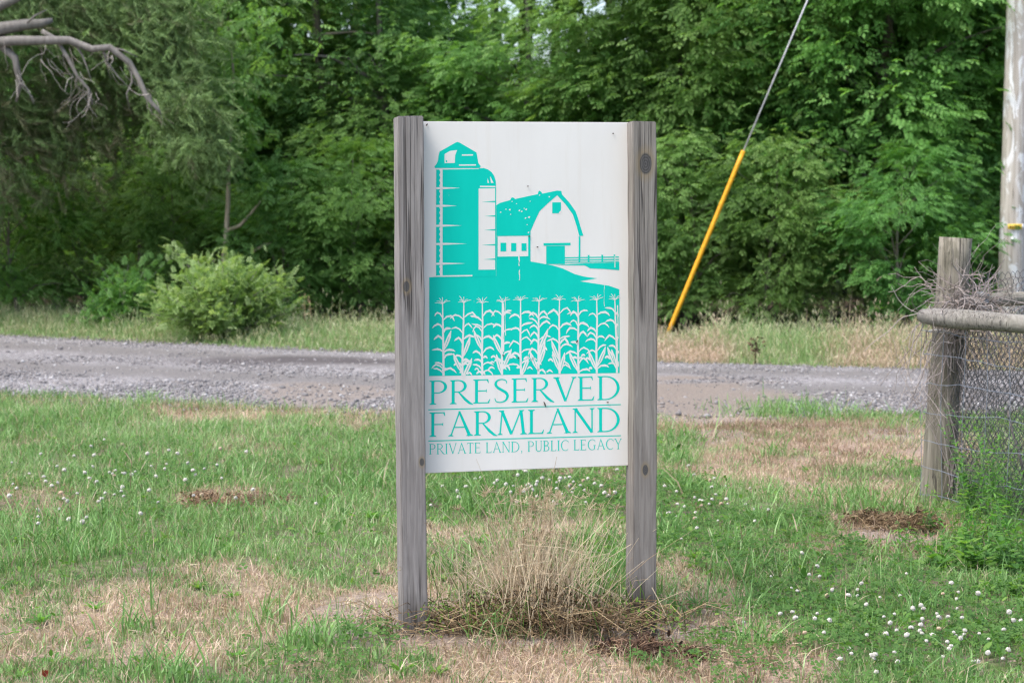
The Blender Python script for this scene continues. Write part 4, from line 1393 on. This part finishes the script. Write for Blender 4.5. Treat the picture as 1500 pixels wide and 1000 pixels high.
def vine(start, dirv, L, n, wig, r, grav=-.0, tint=None):
    p = Vector(start); d = Vector(dirv).normalized(); pts = [p.copy()]
    for i in range(n):
        d = (d + Vector((vr.gauss(0, wig), vr.gauss(0, wig), vr.gauss(0, wig) + grav))).normalized()
        p = p + d * (L / n); pts.append(p.copy())
    mb.tube(pts, list(np.linspace(r, r * .4, len(pts))), 4, tint=vr.uniform(.3, .95) if tint is None else tint, cap=False)


tc = Vector((top.x * .76, -.03, 1.02))
for i in range(230):
    a_ = vr.random() * 6.28
    st = tc + Vector((vr.gauss(.07, .09), vr.gauss(-.09, .09), vr.gauss(-.01, .07)))
    vine(st, (vr.gauss(0, 1), vr.gauss(0, .6), vr.gauss(.15, .5)), vr.uniform(.12, .42), 9, .28, vr.uniform(.0018, .0042), -.04)
for i in range(80):
    st = Vector((top.x * .8 + vr.gauss(-.03, .08), -.11 + vr.gauss(0, .04), vr.uniform(.7, 1.02)))
    vine(st, (vr.gauss(-.1, .3), 0, -1), vr.uniform(.2, .6), 10, .2, vr.uniform(.0016, .0034), -.05)
for i in range(16):
    a_ = vr.uniform(0, 6.28)
    vine(tc + Vector((vr.gauss(.03, .06), vr.gauss(0, .06), .0)), (vr.gauss(.1, .5), vr.gauss(0, .3), 1), vr.uniform(.15, .42), 9, .16, vr.uniform(.001, .002), -.02)
for i in range(26):
    st = Vector((vr.uniform(.02, .16), -.10 + vr.gauss(-.02, .03), vr.uniform(0, .2)))
    vine(st, (vr.gauss(.05, .18), vr.gauss(0, .1), 1), vr.uniform(.5, 1.0), 12, .12, vr.uniform(.0015, .003), 0)
mb.build('stem', M['vine'], vt)

# weeds at the fence foot
def leafy_weed(name, label, px, py, y_off, n_st, hgt, spread, leafL, m, narrow=1.0, rosette=0):
    gx, gy = G(px, py); gy += y_off
    o = thing(name, label, 'weed', (gx, gy, float(gz(gx, gy))))
    ms, ml = MB(), MB()
    for i in range(n_st):
        a_ = fr.random() * 6.28; r = fr.random() ** .6 * spread
        x0, y0 = math.cos(a_) * r, math.sin(a_) * r * .7
        hh = hgt * fr.uniform(.45, 1.05)
        lx, ly = fr.gauss(0, .3) * hh, fr.gauss(0, .3) * hh
        pts = [Vector((x0 + lx * f * f, y0 + ly * f * f, hh * f)) for f in (0, .3, .65, 1)]
        ms.tube(pts, [.0025, .002, .0016, .0008], 4, tint=.5, cap=False)
        k = int(hh / .018)
        f = np.array([fr.uniform(.15, 1) for _ in range(k)])
        pos = np.stack([x0 + lx * f * f, y0 + ly * f * f, hh * f], 1)
        az = np.arange(k) * 2.4 + fr.random() * 6
        d = np.stack([np.cos(az), np.sin(az), np.array([fr.gauss(.25, .35) for _ in range(k)])], 1)
        Mx = frames(d, np.tile([[0, 0, 1.]], (k, 1)))
        Mx[:, :, 1] *= narrow
        ml.inst(LEAF_V, LEAF_T, Mx * (leafL * (1.15 - .5 * f) * np.array([fr.uniform(.7, 1.2) for _ in range(k)]))[:, None, None], pos, np.clip(rng.normal(.6, .2, k), 0, 1))
    ms.build('stem', M['stem_green'], o); ml.build('foliage', m, o)
    return o


leafy_weed('leafy_weed', 'feathery bright green weed against the lower woven wire', 1418, 792, -.15, 16, .30, .14, .055, M['weed_leaf'], .45)
leafy_weed('leafy_weed', 'broad leaved green weed clump at the foot of the fence wire', 1408, 820, -.15, 22, .17, .20, .075, M['weed_leaf'], 1.3)
leafy_weed('leafy_weed', 'dark green leafy weed at the right edge under the fence', 1480, 830, -.2, 26, .20, .20, .06, M['clover_leaf'], 1.2)
leafy_weed('leafy_weed', 'small upright weed in front of the fence post foot', 1360, 770, -.1, 8, .16, .08, .045, M['clover_leaf'], .8)
leafy_weed('leafy_weed', 'low green weed in the right corner below the fence', 1475, 880, 0, 16, .10, .16, .05, M['weed_leaf'], 1.2)
leafy_weed('leafy_weed', 'yellow-green weed against the lower right of the fence net', 1440, 800, -.2, 26, .34, .25, .05, M['weed_leaf'], .6)
leafy_weed('leafy_weed', 'low spreading weed between the brown heap and the fence post', 1335, 800, 0, 14, .12, .14, .045, M['weed_leaf'], .9)
leafy_weed('leafy_weed', 'tall thin stemmed weed climbing the fence net beside the bare branch', 1462, 775, .1, 14, .62, .16, .04, M['weed_leaf'], .8)
leafy_weed('leafy_weed', 'leafy weed climbing the net close behind the corner post', 1425, 765, .05, 12, .42, .10, .045, M['clover_leaf'], .9)
leafy_weed('leafy_weed', 'green weed growing up through the chicken wire', 1470, 760, .05, 16, .38, .20, .04, M['clover_leaf'], .7)
mb = MB(); o = thing('dead_branch', 'bare grey branch leaning against the fence wire', 'branch', FPB)
for pl, r in (([(1476, 600), (1484, 635), (1492, 660), (1502, 700)], .008), ([(1436, 738), (1462, 745), (1490, 765), (1510, 800)], .008), ([(1450, 735), (1458, 770), (1452, 800)], .004), ([(1478, 748), (1482, 790), (1474, 815)], .005)):
    pts = [P(p[0], p[1], fy0 - .45) - FPB for p in pl]
    mb.tube([p if i % 2 == 0 else p + Vector((0, .01, 0)) for i, p in enumerate(pts)], list(np.linspace(r * .6, r, len(pts))), 6)
mb.build('limb', M['vine'], o)

# ------------------------------------------------------------------ utility pole and guy wire
gX, gY = G(974, 499)
pole_x = (1484 - 750) / F_PX * (gY + .8) / 1.0 + .0
pole = thing('utility_pole', 'weathered tan utility pole with flaking pale patches behind the wire fence', 'utility pole', (pole_x - .03, gY + .8, 0))
mb = MB()
mb.tube([(.012 * z, 0, z) for z in np.linspace(-.5, 10.2, 30)], [.165 - .005 * z for z in np.linspace(0, 10, 30)], 28, wob=.015)
mb.build('shaft', M['pole'], pole, True)
zt = P(1474, 332, gY + .6).z
mb = MB(); mb.box(-.085, .085, -.180, -.172, zt - .032, zt + .032); tg = mb.build('number_tag', M['tag_yellow'], pole)
mb = MB()
for i in range(5): mb.box(-.055 + i * .026 - .008, -.055 + i * .026 + .006, -.1825, -.1805, zt - .016, zt + .016)
mb.build('tag_marks', M['tag_dark'], tg)
mb = MB(); mb.box(.0855, .105, -.178, -.160, zt - .03, zt + .03); mb.build('tag_end', M['tag_white'], tg)
zt = P(1470, 350, gY + .6).z
mb = MB(); mb.tube([(-.03, -.178, zt - .02), (-.03, -.178, zt + .02)], .02, 10); mb.build('white_tag', M['tag_white'], pole)
mb = MB(); mb.tube([(.0, 0, 9.55), (.0, 0, 9.62)], .135, 20); mb.build('guy_band', M['steel'], pole, True)

guy = thing('guy_wire', 'yellow plastic guard on a steel guy wire slanting up to the utility pole', 'guy wire', (gX, gY, 0))
v1 = P(1089, 221, gY) - Vector((gX, gY, 0)); v2 = P(1184, -2, gY) - Vector((gX, gY, 0))
u1 = v1.normalized(); u2 = (v2 - v1).normalized()
mb = MB(); mb.tube(lerp(u1 * .02, v1, 12), .027, 14); mb.build('guard', M['yellow'], guy, True)
tpt = Vector((pole.location.x - gX, pole.location.y - gY, 9.58))
mb = MB(); mb.tube([v1 - u1 * .1, v1 + u2 * 2.0, tpt], .009, 8); mb.build('cable', M['steel'], guy, True)
mb = MB(); mb.tube([u1 * -.5, u1 * .06], .012, 8); mb.build('anchor_rod', M['rust'], guy)

# ------------------------------------------------------------------ trees
LV, LT = [], []


def leaflet(base, d, up, L, W):
    d = np.array(d, float); d /= np.linalg.norm(d)
    s_ = np.cross(up, d); s_ /= np.linalg.norm(s_); n_ = np.cross(d, s_)
    base = np.array(base, float)
    return [base, base + d * L * .45 + s_ * W * .5 + n_ * L * .06, base + d * L - n_ * L * .12, base + d * L * .45 - s_ * W * .5 + n_ * L * .06, base + d * L * .5 - n_ * L * .01]


def pinnate(nl, L, W, ln, droop):
    V, T_ = [], []
    def add(b_, d_):
        n0 = len(V); V.extend(leaflet(b_, d_, (0, 0, 1), L, W))
        T_.extend([(n0, n0 + 4, n0 + 1), (n0 + 1, n0 + 4, n0 + 2), (n0, n0 + 3, n0 + 4), (n0 + 3, n0 + 2, n0 + 4)])
    for i in range(nl):
        f = (i + .6) / (nl + .3)
        b_ = (ln * f, 0, -droop * ln * f * f)
        for sg in (-1, 1):
            add(b_, (.55, sg * .85, -.18 - droop * .5 * f))
    add((ln, 0, -droop * ln), (1, 0, -.5))
    return np.array(V), np.array(T_)


SPR = {'pin': pinnate(3, .098, .047, .18, .25), 'mid': pinnate(3, .078, .042, .15, .2), 'small': pinnate(3, .06, .034, .13, .2), 'big': pinnate(2, .15, .085, .18, .4)}


def tree_parts(seed, H, R, z_lo, ncl, nsp, spr, trunk_r, nlimb=16, lean=(0, 0), size=(.30, .17), tint_off=0.0, dens_top=1.0, top_at=.6):
    """trunk + crown meshes"""
    r = np.random.default_rng(seed)
    rr = random.Random(seed)
    tb = MB()
    tp = [Vector((lean[0] * f + .12 * math.sin(f * 5 + seed), lean[1] * f + .12 * math.cos(f * 4 + seed), H * .86 * f - (.15 if f == 0 else 0))) for f in np.linspace(0, 1, 12)]
    tb.tube(tp, [trunk_r * (1.25 - .25 * min(1, i)) * (1 - .85 * i / 11) for i in range(12)], 9, wob=.12)
    # crown centres: shell-biased points in an egg
    zc, hz = (z_lo + H) / 2, (H - z_lo) / 2
    cs = []
    while len(cs) < ncl:
        d = r.normal(0, 1, 3); d /= np.linalg.norm(d)
        rad = r.uniform(.35, 1.0) ** .6
        lump = .75 + .45 * vnoise(d[0] * 2.2 + seed, d[1] * 2.2 + d[2] * 3.1)
        p = np.array([d[0] * R * rad * lump, d[1] * R * rad * lump, zc + d[2] * hz * rad])
        if p[2] > H * top_at and r.random() > dens_top: continue
        p[0] += lean[0] * p[2] / H; p[1] += lean[1] * p[2] / H
        cs.append(p)
    cs = np.array(cs)
    for k in range(min(nlimb, ncl)):
        c_ = cs[k]
        f = max(.12, min(.95, (c_[2] - rr.uniform(.3, 1.0)) / (H * .86)))
        j = f * 11; i0 = int(j); b_ = tp[i0].lerp(tp[min(i0 + 1, 11)], j - i0)
        e = Vector(c_)
        m_ = b_.lerp(e, .5) + Vector((rr.gauss(0, .15), rr.gauss(0, .15), .18))
        r0 = trunk_r * (1 - .8 * f) * .55
        tb.tube([b_, b_.lerp(m_, .5) + Vector((rr.gauss(0, .05), rr.gauss(0, .05), 0)), m_, m_.lerp(e, .6) + Vector((0, 0, .03)), e], [r0, r0 * .85, r0 * .6, r0 * .4, r0 * .2], 6, wob=.1)
    cb = MB()
    n = ncl * nsp
    ci = np.repeat(np.arange(ncl), nsp)
    csz = r.uniform(.55, 1.5, ncl)[ci]
    o_ = r.normal(0, 1, (n, 3)) * np.array([size[0], size[0], size[1]]) * csz[:, None]
    pos = cs[ci] + o_
    ax = np.array([lean[0] * .5, lean[1] * .5, 0])
    outw = cs[ci] - ax; outw[:, 2] = 0
    outw /= np.maximum(np.linalg.norm(outw, axis=1, keepdims=True), .2)
    d = outw * .9 + o_ / size[0] * .7 + r.normal(0, .35, (n, 3)); d[:, 2] = d[:, 2] * .5 - .12
    up = np.tile([[0, 0, 1.]], (n, 1)) + outw * .35 + r.normal(0, .4, (n, 3))
    sc_ = r.uniform(.6, 1.02, n)
    tint = np.clip(r.normal(.5, .13, n) + r.normal(0, .2, ncl)[ci] + tint_off, 0, 1)
    cb.inst(*SPR[spr], frames(d, up) * sc_[:, None, None], pos, tint)
    V, T_, A_ = tb.arrays(); me_t = mesh_arrays('trunk', V, T_, {'tint': A_}, True)
    V, T_, A_ = cb.arrays(); me_c = mesh_arrays('crown', V, T_, {'tint': A_})
    return me_t, me_c


protos = {}
def proto(key, m_leaf, m_bark, **kw):
    t_, c__ = tree_parts(**kw)
    t_.materials.append(M[m_bark]); c__.materials.append(M[m_leaf])
    protos[key] = (t_, c__)


proto('a', 'leaf_mid', 'bark', seed=11, H=9.5, R=2.3, z_lo=.5, ncl=125, nsp=80, spr='pin', trunk_r=.11, dens_top=.8)
proto('b', 'leaf_dark', 'bark', seed=12, H=9.0, R=2.2, z_lo=.9, ncl=115, nsp=100, spr='mid', trunk_r=.12, dens_top=.8)
proto('c', 'leaf_bright', 'bark', seed=13, H=9.0, R=2.4, z_lo=.4, ncl=140, nsp=82, spr='pin', trunk_r=.10, size=(.31, .16), dens_top=.8)
proto('d', 'leaf_mid', 'bark_pale', seed=14, H=8.0, R=1.9, z_lo=1.3, ncl=66, nsp=72, spr='mid', trunk_r=.09, size=(.28, .15), dens_top=.08, top_at=.5)
proto('e', 'leaf_mid', 'bark', seed=15, H=4.2, R=1.7, z_lo=.25, ncl=62, nsp=74, spr='pin', trunk_r=.05, size=(.27, .15), nlimb=24)
proto('f', 'leaf_shrub', 'bark_pale', seed=16, H=3.6, R=1.5, z_lo=.2, ncl=60, nsp=44, spr='small', trunk_r=.04, size=(.24, .16), nlimb=24)


def tree(key, px, d, s_, rz, label, name='leafy_tree', cat='tree', group='trees along the wood edge', sz=None):
    d = d - 2.1
    x_ = (px - 750) / F_PX * d
    o = thing(name, label, cat, (x_, d, float(gz(x_, d))), rz, group)
    o.scale = (s_, s_, sz or s_)
    for n_, me_ in zip(('trunk', 'crown'), protos[key]):
        q = bpy.data.objects.new(n_, me_); C.objects.link(q); q.parent = o
    return o


tree('b', -40, 33.0, 1.0, .4, 'dark leafy tree behind the cedar at the left edge of the wood')
tree('a', 90, 34.5, 1.0, 1.7, 'leafy tree behind the hanging dead twigs of the cedar')
tree('b', 215, 32.5, .9, 2.9, 'dark leafy tree behind the cedar foliage tip, left of the pale sapling')
tree('c', 345, 33.0, .95, 4.1, 'bright leafy tree above the pale round shrub')
tree('b', 465, 31.8, .95, 5.2, 'dark leafy tree between the pale round shrub and the left sign post')
tree('d', 560, 31.5, 1.0, .8, 'open leafy tree just left of the left sign post top')
tree('b', 640, 33.5, .8, 1.1, 'dark leafy tree rising behind the silo end of the sign board', sz=.5)
tree('d', 760, 31.0, .95, 2.4, 'open crowned tree with sky gaps above the middle of the sign board')
tree('d', 885, 30.5, 1.0, 3.3, 'leafy tree above the barn end of the sign board')
tree('a', 985, 29.8, .95, 4.6, 'leafy tree just right of the right sign post')
tree('c', 1085, 30.2, .95, 5.9, 'bright leafy tree behind the yellow guy guard')
tree('a', 1185, 29.2, .95, .3, 'leafy tree right of the steel guy cable')
tree('c', 1290, 29.0, 1.0, 2.0, 'bright leafy tree left of the old fence post top')
tree('c', 1390, 30.2, .95, 3.0, 'bright leafy tree behind the old fence post')
tree('c', 1500, 31.4, 1.0, 1.2, 'bright leafy tree behind the utility pole')
tree('a', 1640, 31.0, 1.0, 4.4, 'leafy tree beyond the right edge past the utility pole')
# low shrubs along the foot of the wood
for (px, d, s_, rz, lab) in [(20, 30.0, .62, .5, 'leafy green shrub at the left end of the wood edge'), (120, 30.8, .7, 2.2, 'pale leaved shrub under the cedar twigs'), (250, 30.2, .6, 4.0, 'leafy green shrub behind the pale round shrub'),
                             (420, 29.3, .55, 5.0, 'leafy green shrub right of the pale round shrub'), (520, 29.2, .62, 1.0, 'leafy green shrub low beside the left sign post'), (680, 30.0, .6, 2.0, 'leafy green shrub hidden behind the sign board'), (850, 29.0, .6, 2.6, 'leafy green shrub behind the barn picture'),
                             (1010, 28.0, .62, 3.4, 'leafy green shrub behind the foot of the yellow guard'), (1130, 27.6, .6, 4.4, 'leafy green shrub behind the brown dock stalk'), (1225, 27.4, .55, 5.5, 'pale leaved shrub behind the green stretch of verge grass'), (1320, 27.0, .58, .2, 'leafy green shrub behind the straw verge left of the fence post'), (1425, 28.8, .6, 1.5, 'pale leaved shrub behind the tangled fence post')]:
    tree('f' if px in (120, 1225, 1430) else 'e', px, d, s_, rz, lab, 'wood_edge_shrub', 'shrub', 'shrubs along the foot of the wood')

# the depth of the wood behind: one mass
mb = MB()
N = 15000
x = rng.uniform(-17, 16, N); y = 35.5 + rng.random(N) * 9 - .12 * x
z = rng.random(N) ** .8 * 11
gap = ((np.abs(750 + x / y * F_PX - 780) < 150) & (z > 3.9)) | ((np.abs(750 + x / y * F_PX - 500) < 60) & (z > 4.5))
k = ~gap | (rng.random(N) < .15)
x, y, z = x[k], y[k], z[k]; n = len(x)
d = rng.normal(0, 1, (n, 3)); d[:, 2] -= .3
up = rng.normal(0, .5, (n, 3)); up[:, 2] += 1; up[:, 1] -= .3
mb.inst(*SPR['big'], frames(d, up) * rng.uniform(2.2, 3.6, n)[:, None, None], np.stack([x, y, z], 1), np.clip(rng.normal(.45, .2, n), 0, 1))
for i in range(46):
    tx = rng.uniform(-15, 14); ty = rng.uniform(33, 42) - .1 * tx
    mb.tube([(tx, ty, -.1), (tx + rnd.gauss(0, .3), ty, 5), (tx + rnd.gauss(0, .6), ty, 11)], [rnd.uniform(.08, .2), .08, .03], 7, tint=0.0)
kind(mb.build('woodland', M['leaf_woods']), 'stuff')

# pale shrubs in front of the wood
def shrub(label, px, py, hw, hh, seed, n, m='leaf_shrub'):
    gx, gy = G(px, py)
    o = thing('shrub', label, 'shrub', (gx, gy, float(gz(gx, gy))))
    R, H = hw * gy / F_PX, hh * gy / F_PX
    r = np.random.default_rng(seed); rr = random.Random(seed)
    ms, ml = MB(), MB()
    ends = []
    for i in range(60):
        a_ = rr.random() * 6.28; q = rr.random() ** .5
        lob = rr.uniform(.6, 1.25) * (1 + .2 * math.cos(a_ * 2 + seed) + .15 * math.cos(a_ * 3 + seed * 2))
        e = Vector((math.cos(a_) * R * q * lob, math.sin(a_) * R * q * .8, H * math.sqrt(max(.08, 1 - q * q * .85)) * rr.uniform(.55, 1.15)))
        pts = [Vector((e.x * .1, e.y * .1, 0)), Vector((e.x * .45, e.y * .45, e.z * .6)), e]
        ms.tube(pts, [.012, .007, .003], 5); ends.append(pts)
    for i in range(9):                                    # stray shoots
        a_ = rr.random() * 6.28
        e = Vector((math.cos(a_) * R * rr.uniform(.3, 1.35), math.sin(a_) * R * .6, H * rr.uniform(.75, 1.35)))
        if abs(e.x) > R * .9: e.z *= .6
        pts = [Vector((e.x * .1, e.y * .1, 0)), Vector((e.x * .4, e.y * .4, e.z * .65)), e]
        ms.tube(pts, [.010, .006, .002], 5); ends.append(pts)
    k = n // 69
    for pts in ends:
        f = r.uniform(.25, 1.03, k)
        pos = np.array([pts[1].lerp(pts[2], (q - .5) * 2) if q > .5 else pts[0].lerp(pts[1], q * 2) for q in f]) + r.normal(0, .07, (k, 3))
        pos[:, 2] = np.maximum(pos[:, 2], .04)
        d = pos.copy(); d[:, 2] = .5 * d[:, 2] + .2; d += r.normal(0, .5, (k, 3))
        up = np.tile([[0, 0, 1.]], (k, 1)) + r.normal(0, .4, (k, 3))
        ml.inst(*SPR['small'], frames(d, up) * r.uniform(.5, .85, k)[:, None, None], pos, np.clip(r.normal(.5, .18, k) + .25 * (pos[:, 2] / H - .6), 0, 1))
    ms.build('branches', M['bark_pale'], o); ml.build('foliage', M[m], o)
    return o


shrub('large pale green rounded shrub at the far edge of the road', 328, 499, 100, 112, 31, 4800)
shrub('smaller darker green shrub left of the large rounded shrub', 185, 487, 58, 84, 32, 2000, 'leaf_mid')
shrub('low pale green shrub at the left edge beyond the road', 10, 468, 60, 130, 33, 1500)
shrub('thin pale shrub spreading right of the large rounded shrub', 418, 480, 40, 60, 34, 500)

# slim sapling with a forked branch
gx, gy = G(330, 476); gy = 26.6; gx = (330 - 750) / F_PX * gy
sap = thing('sapling', 'slim pale bare trunked sapling with a low branch behind the rounded shrub', 'tree', (gx, gy, 0))
org = Vector((gx, gy, 0))
M['bark_tan'] = wood_mat('bark_tan', (.20, .165, .12), (.34, .285, .215), (.46, .40, .31), (18, 18, 4), green=.1, crack=False)
mb = MB()
mb.tube([(0, 0, -.1)] + [P(px, py, gy) - org for px, py in ((327, 395), (331, 350), (334, 300), (335, 250), (338, 200), (342, 120), (338, 30))], [.042, .038, .034, .03, .026, .022, .018, .012], 8, wob=.1)
mb.tube([P(332, 338, gy) - org, P(352, 330, gy - .1) - org, P(368, 312, gy - .1) - org, P(385, 290, gy - .1) - org], [.025, .022, .018, .01], 6)
mb.tube([P(365, 372, gy) - org, P(385, 360, gy) - org, P(400, 354, gy) - org], [.02, .018, .012], 6)
mb.build('trunk', M['bark_tan'], sap)
mb = MB()
pos = []
for (px, py, sp, n) in ((345, 180, 26, 60), (385, 280, 18, 26), (335, 110, 30, 80), (355, 30, 40, 120), (320, 60, 30, 60), (350, 230, 22, 30)):
    for i in range(n):
        pos.append(P(rnd.gauss(px, sp), rnd.gauss(py, sp * .7), gy + rnd.gauss(0, .35)) - org)
pos = np.array(pos); n = len(pos)
d = rng.normal(0, 1, (n, 3)); d[:, 2] = d[:, 2] * .3 - .3
mb.inst(*SPR['pin'], frames(d, np.tile([[0, -.3, 1.]], (n, 1)) + rng.normal(0, .3, (n, 3))), pos, np.clip(rng.normal(.6, .15, n), 0, 1))
mb.build('crown', M['leaf_mid'], sap)

# ------------------------------------------------------------------ cedar with dead limbs
cd = 25.8
cx = (-190 - 750) / F_PX * cd
cedar = thing('cedar_tree', 'old cedar with bare broken grey limbs and drooping grey-green foliage at upper left', 'tree', (cx, cd, 0))
org = Vector((cx, cd, 0))
mb = MB()
mb.tube([(0, 0, -.2), (.05, 0, 1.5), (0, .05, 3.2), (.05, 0, 5.5), (0, 0, 8.5)], [.34, .28, .25, .18, .06], 12, wob=.12)
def Q(px, py, dy=0): return P(px + rnd.gauss(0, 2.2), py + rnd.gauss(0, 2.2), cd - 1.2 + dy + rnd.gauss(0, .04)) - org
mb.tube([(0, 0, 3.7), Q(-80, 75), Q(0, 42), Q(40, 35), Q(62, 33), Q(78, 27)], [.14, .11, .085, .066, .055, .03], 9, wob=.12)
mb.tube([(0, 0, 4.2), Q(-60, 30), Q(0, 4), Q(24, 1), Q(60, -22)], [.12, .09, .06, .05, .03], 8, wob=.1)
mb.tube([(0, 0, 3.3), Q(-60, 72), Q(20, 56, -.1), Q(75, 55, -.2), Q(100, 61, -.2), Q(135, 69, -.3), Q(160, 70, -.3), Q(188, 92, -.3), Q(205, 112, -.3), Q(215, 140, -.3), Q(230, 160, -.3), Q(238, 168, -.3)],
        [.09, .075, .062, .052, .046, .042, .04, .036, .032, .026, .02, .008], 8, wob=.12)
mb.tube([(0, 0, 3.1), Q(-40, 60), Q(2, 66), Q(20, 84), Q(24, 100), Q(28, 122), Q(22, 150)], [.09, .07, .05, .044, .042, .032, .015], 8, wob=.14)
mb.tube([Q(60, 44, -.1), Q(80, 58, -.15), Q(98, 80, -.2), Q(110, 112, -.2), Q(128, 132, -.2), Q(135, 150, -.2)], [.03, .028, .026, .022, .016, .01], 6)
mb.tube([Q(-20, 20), Q(10, 62), Q(40, 62), Q(60, 66)], [.05, .045, .035, .02], 6)
for pl in (((150, 70), (160, 92), (172, 112), (190, 128)), ((188, 92), (192, 118), (186, 140), (194, 158)), ((108, 62), (118, 84), (122, 100), (134, 118)), ((215, 140), (226, 148), (222, 166)), ((40, 35), (52, 22), (70, 14)), ((30, 120), (42, 134), (46, 152)), ((160, 70), (180, 76), (204, 84))):
    mb.tube([Q(a_, b_, -.25) for a_, b_ in pl], list(np.linspace(.016, .005, len(pl))), 5, wob=.1)
mb.build('trunk', M['bark_pale'], cedar)
mb = MB(); vr = random.Random(44)
for (px, py, n) in ((100, 80, 6), (110, 112, 10), (130, 134, 10), (60, 62, 4), (25, 110, 4), (70, 90, 3), (160, 80, 4), (190, 96, 3), (215, 140, 4), (140, 72, 4), (10, 60, 3)):
    for i in range(n):
        vine(Q(px + vr.gauss(0, 6), py + vr.gauss(0, 4), vr.gauss(-.1, .15)), (vr.gauss(.25, .5), vr.gauss(0, .3), -1), vr.uniform(.15, .7), 8, .26, vr.uniform(.0025, .006), 0)
mb.build('dead_twigs', M['vine'], cedar)
# feathery foliage
V, T_ = [], []
cr = np.random.default_rng(9)
for i in range(40):
    f = cr.random(); b_ = np.array([.30 * f, 0, -.06 * f * f])
    a_ = cr.random() * 6.28
    d = np.array([.75, .55 * math.cos(a_), .55 * math.sin(a_)]); L = .10 * (1.1 - .5 * f)
    s_ = np.cross(d, cr.normal(0, 1, 3)); s_ /= np.linalg.norm(s_); s_ *= .0036
    n0 = len(V); V += [b_ - s_, b_ + s_, b_ + d * L * .6 + s_, b_ + d * L * .6 - s_, b_ + d * L]
    T_ += [(n0, n0 + 1, n0 + 2), (n0, n0 + 2, n0 + 3), (n0 + 3, n0 + 2, n0 + 4)]
CV, CT = np.array(V), np.array(T_)
mb = MB()
pos = []; tn = []
for (px, py, sx, sy, n, dy, tt_) in ((280, 175, 26, 30, 420, -.2, .55), (290, 215, 20, 22, 260, -.2, .5), (250, 140, 24, 18, 170, -.1, .5), (240, 70, 42, 30, 430, .2, .6), (150, 35, 70, 26, 620, .3, .35), (60, 20, 50, 26, 420, .3, .35),
                                    (220, 20, 40, 26, 420, .3, .6), (40, 150, 50, 40, 380, .8, .25), (110, 190, 50, 35, 320, .8, .2), (20, 230, 40, 40, 300, .8, .2), (-40, 120, 50, 80, 500, .6, .35), (180, 120, 40, 30, 260, .7, .3),
                                    (-150, 0, 120, 60, 480, 0, .5), (100, -60, 130, 50, 520, .2, .5), (-60, -140, 140, 60, 520, 0, .5), (-200, -260, 120, 90, 520, 0, .5), (-230, -500, 80, 120, 360, 0, .5), (-350, -80, 110, 160, 600, 0, .5)):
    for i in range(int(n * .9)):
        q = P(vr.gauss(px, sx), vr.gauss(py, sy), cd - .2 + dy + vr.gauss(0, .35)) - org
        pos.append(q); tn.append(tt_ + vr.gauss(0, .18))
pos = np.array(pos); n = len(pos)
d = rng.normal(0, .6, (n, 3)); d[:, 0] += .5; d[:, 2] -= .45
mb.inst(CV, CT, frames(d, np.tile([[0, 0, 1.]], (n, 1)) + rng.normal(0, .4, (n, 3))) * rng.uniform(.7, 1.2, n)[:, None, None], pos, np.clip(tn, 0, 1))
mb.build('crown', M['leaf_cedar'], cedar)

# ------------------------------------------------------------------ tall plants of the far verge
def stalk(name, label, px, py, top_py, m, seed_head, n_leaf, lean=0., cat='weed', d_off=0.0, r=.006, group=None, tint=.5):
    gx, gy = G(px, py); gy += d_off; gx = (px - 750) / F_PX * gy
    o = thing(name, label, cat, (gx, gy, 0), 0, group)
    org = Vector((gx, gy, 0))
    e = P(px + lean, top_py, gy) - org
    mb = MB(); mb.tube([(0, 0, -.05), e * .5 + Vector((-lean * .001, 0, 0)), e], [r, r * .8, r * .4], 5, tint=tint)
    mb.build('stem', m, o)
    if seed_head:
        mb = MB()
        for i in range(seed_head):
            f = rnd.uniform(.55, 1.02); p = e * f
            d = np.array([[rnd.gauss(0, 1), rnd.gauss(0, 1), rnd.gauss(.3, .5)]])
            mb.inst(LEAF_V, LEAF_T, frames(d, rng.normal(0, 1, (1, 3))) * rnd.uniform(.02, .05), np.array([p + Vector((rnd.gauss(0, .03), rnd.gauss(0, .03), rnd.gauss(0, .03)))]), np.array([min(1, max(0, rnd.gauss(tint, .2)))]))
        mb.build('seed_plume', m, o)
    if n_leaf:
        mb = MB()
        for i in range(n_leaf):
            a_ = rnd.random() * 6.28
            d = np.array([[math.cos(a_), math.sin(a_), .5]])
            mb.inst(LEAF_V, LEAF_T, frames(d, np.array([[0, 0, 1.]])) * rnd.uniform(.08, .16), np.array([e * rnd.uniform(.1, .8)]), np.array([rnd.uniform(.3, .9)]))
        mb.build('foliage', M['weed_leaf'], o)
    return o


stalk('dock_stalk', 'dark brown dried dock stalk at the straw edge of the far verge', 1107, 533, 498, M['dead_leaf'], 90, 0, 1, r=.008, tint=.25)
stalk('tall_weed', 'tall thin pale green weed stalk left of the old fence post', 1288, 505, 425, M['weed_leaf'], 30, 10, 1, d_off=1.0)
stalk('tall_weed', 'short pale green weed stalk beside the tall one left of the fence post', 1283, 505, 445, M['weed_leaf'], 20, 8, -3, d_off=1.2)
stalk('dry_stalk', 'thin upright dry stalk right of the rounded shrub', 446, 500, 430, M['straw'], 10, 0, 0, d_off=.6, r=.005)
stalk('dry_stalk', 'thin leaning dry stalk just right of the upright dry one', 458, 500, 432, M['straw'], 8, 0, -6, d_off=.7, r=.005)
stalk('dry_stalk', 'pale oat stalk beside the foot of the yellow guard', 1043, 505, 465, M['straw'], 40, 0, 10, d_off=.1, r=.004, tint=.8)
stalk('dry_stalk', 'pale oat stalk leaning right of the yellow guard', 1022, 505, 478, M['straw'], 40, 0, 12, d_off=.1, r=.004, tint=.8)
stalk('dry_stalk', 'short pale oat stalk left of the brown dock', 1078, 505, 480, M['straw'], 40, 0, 5, d_off=.2, r=.004, tint=.8)
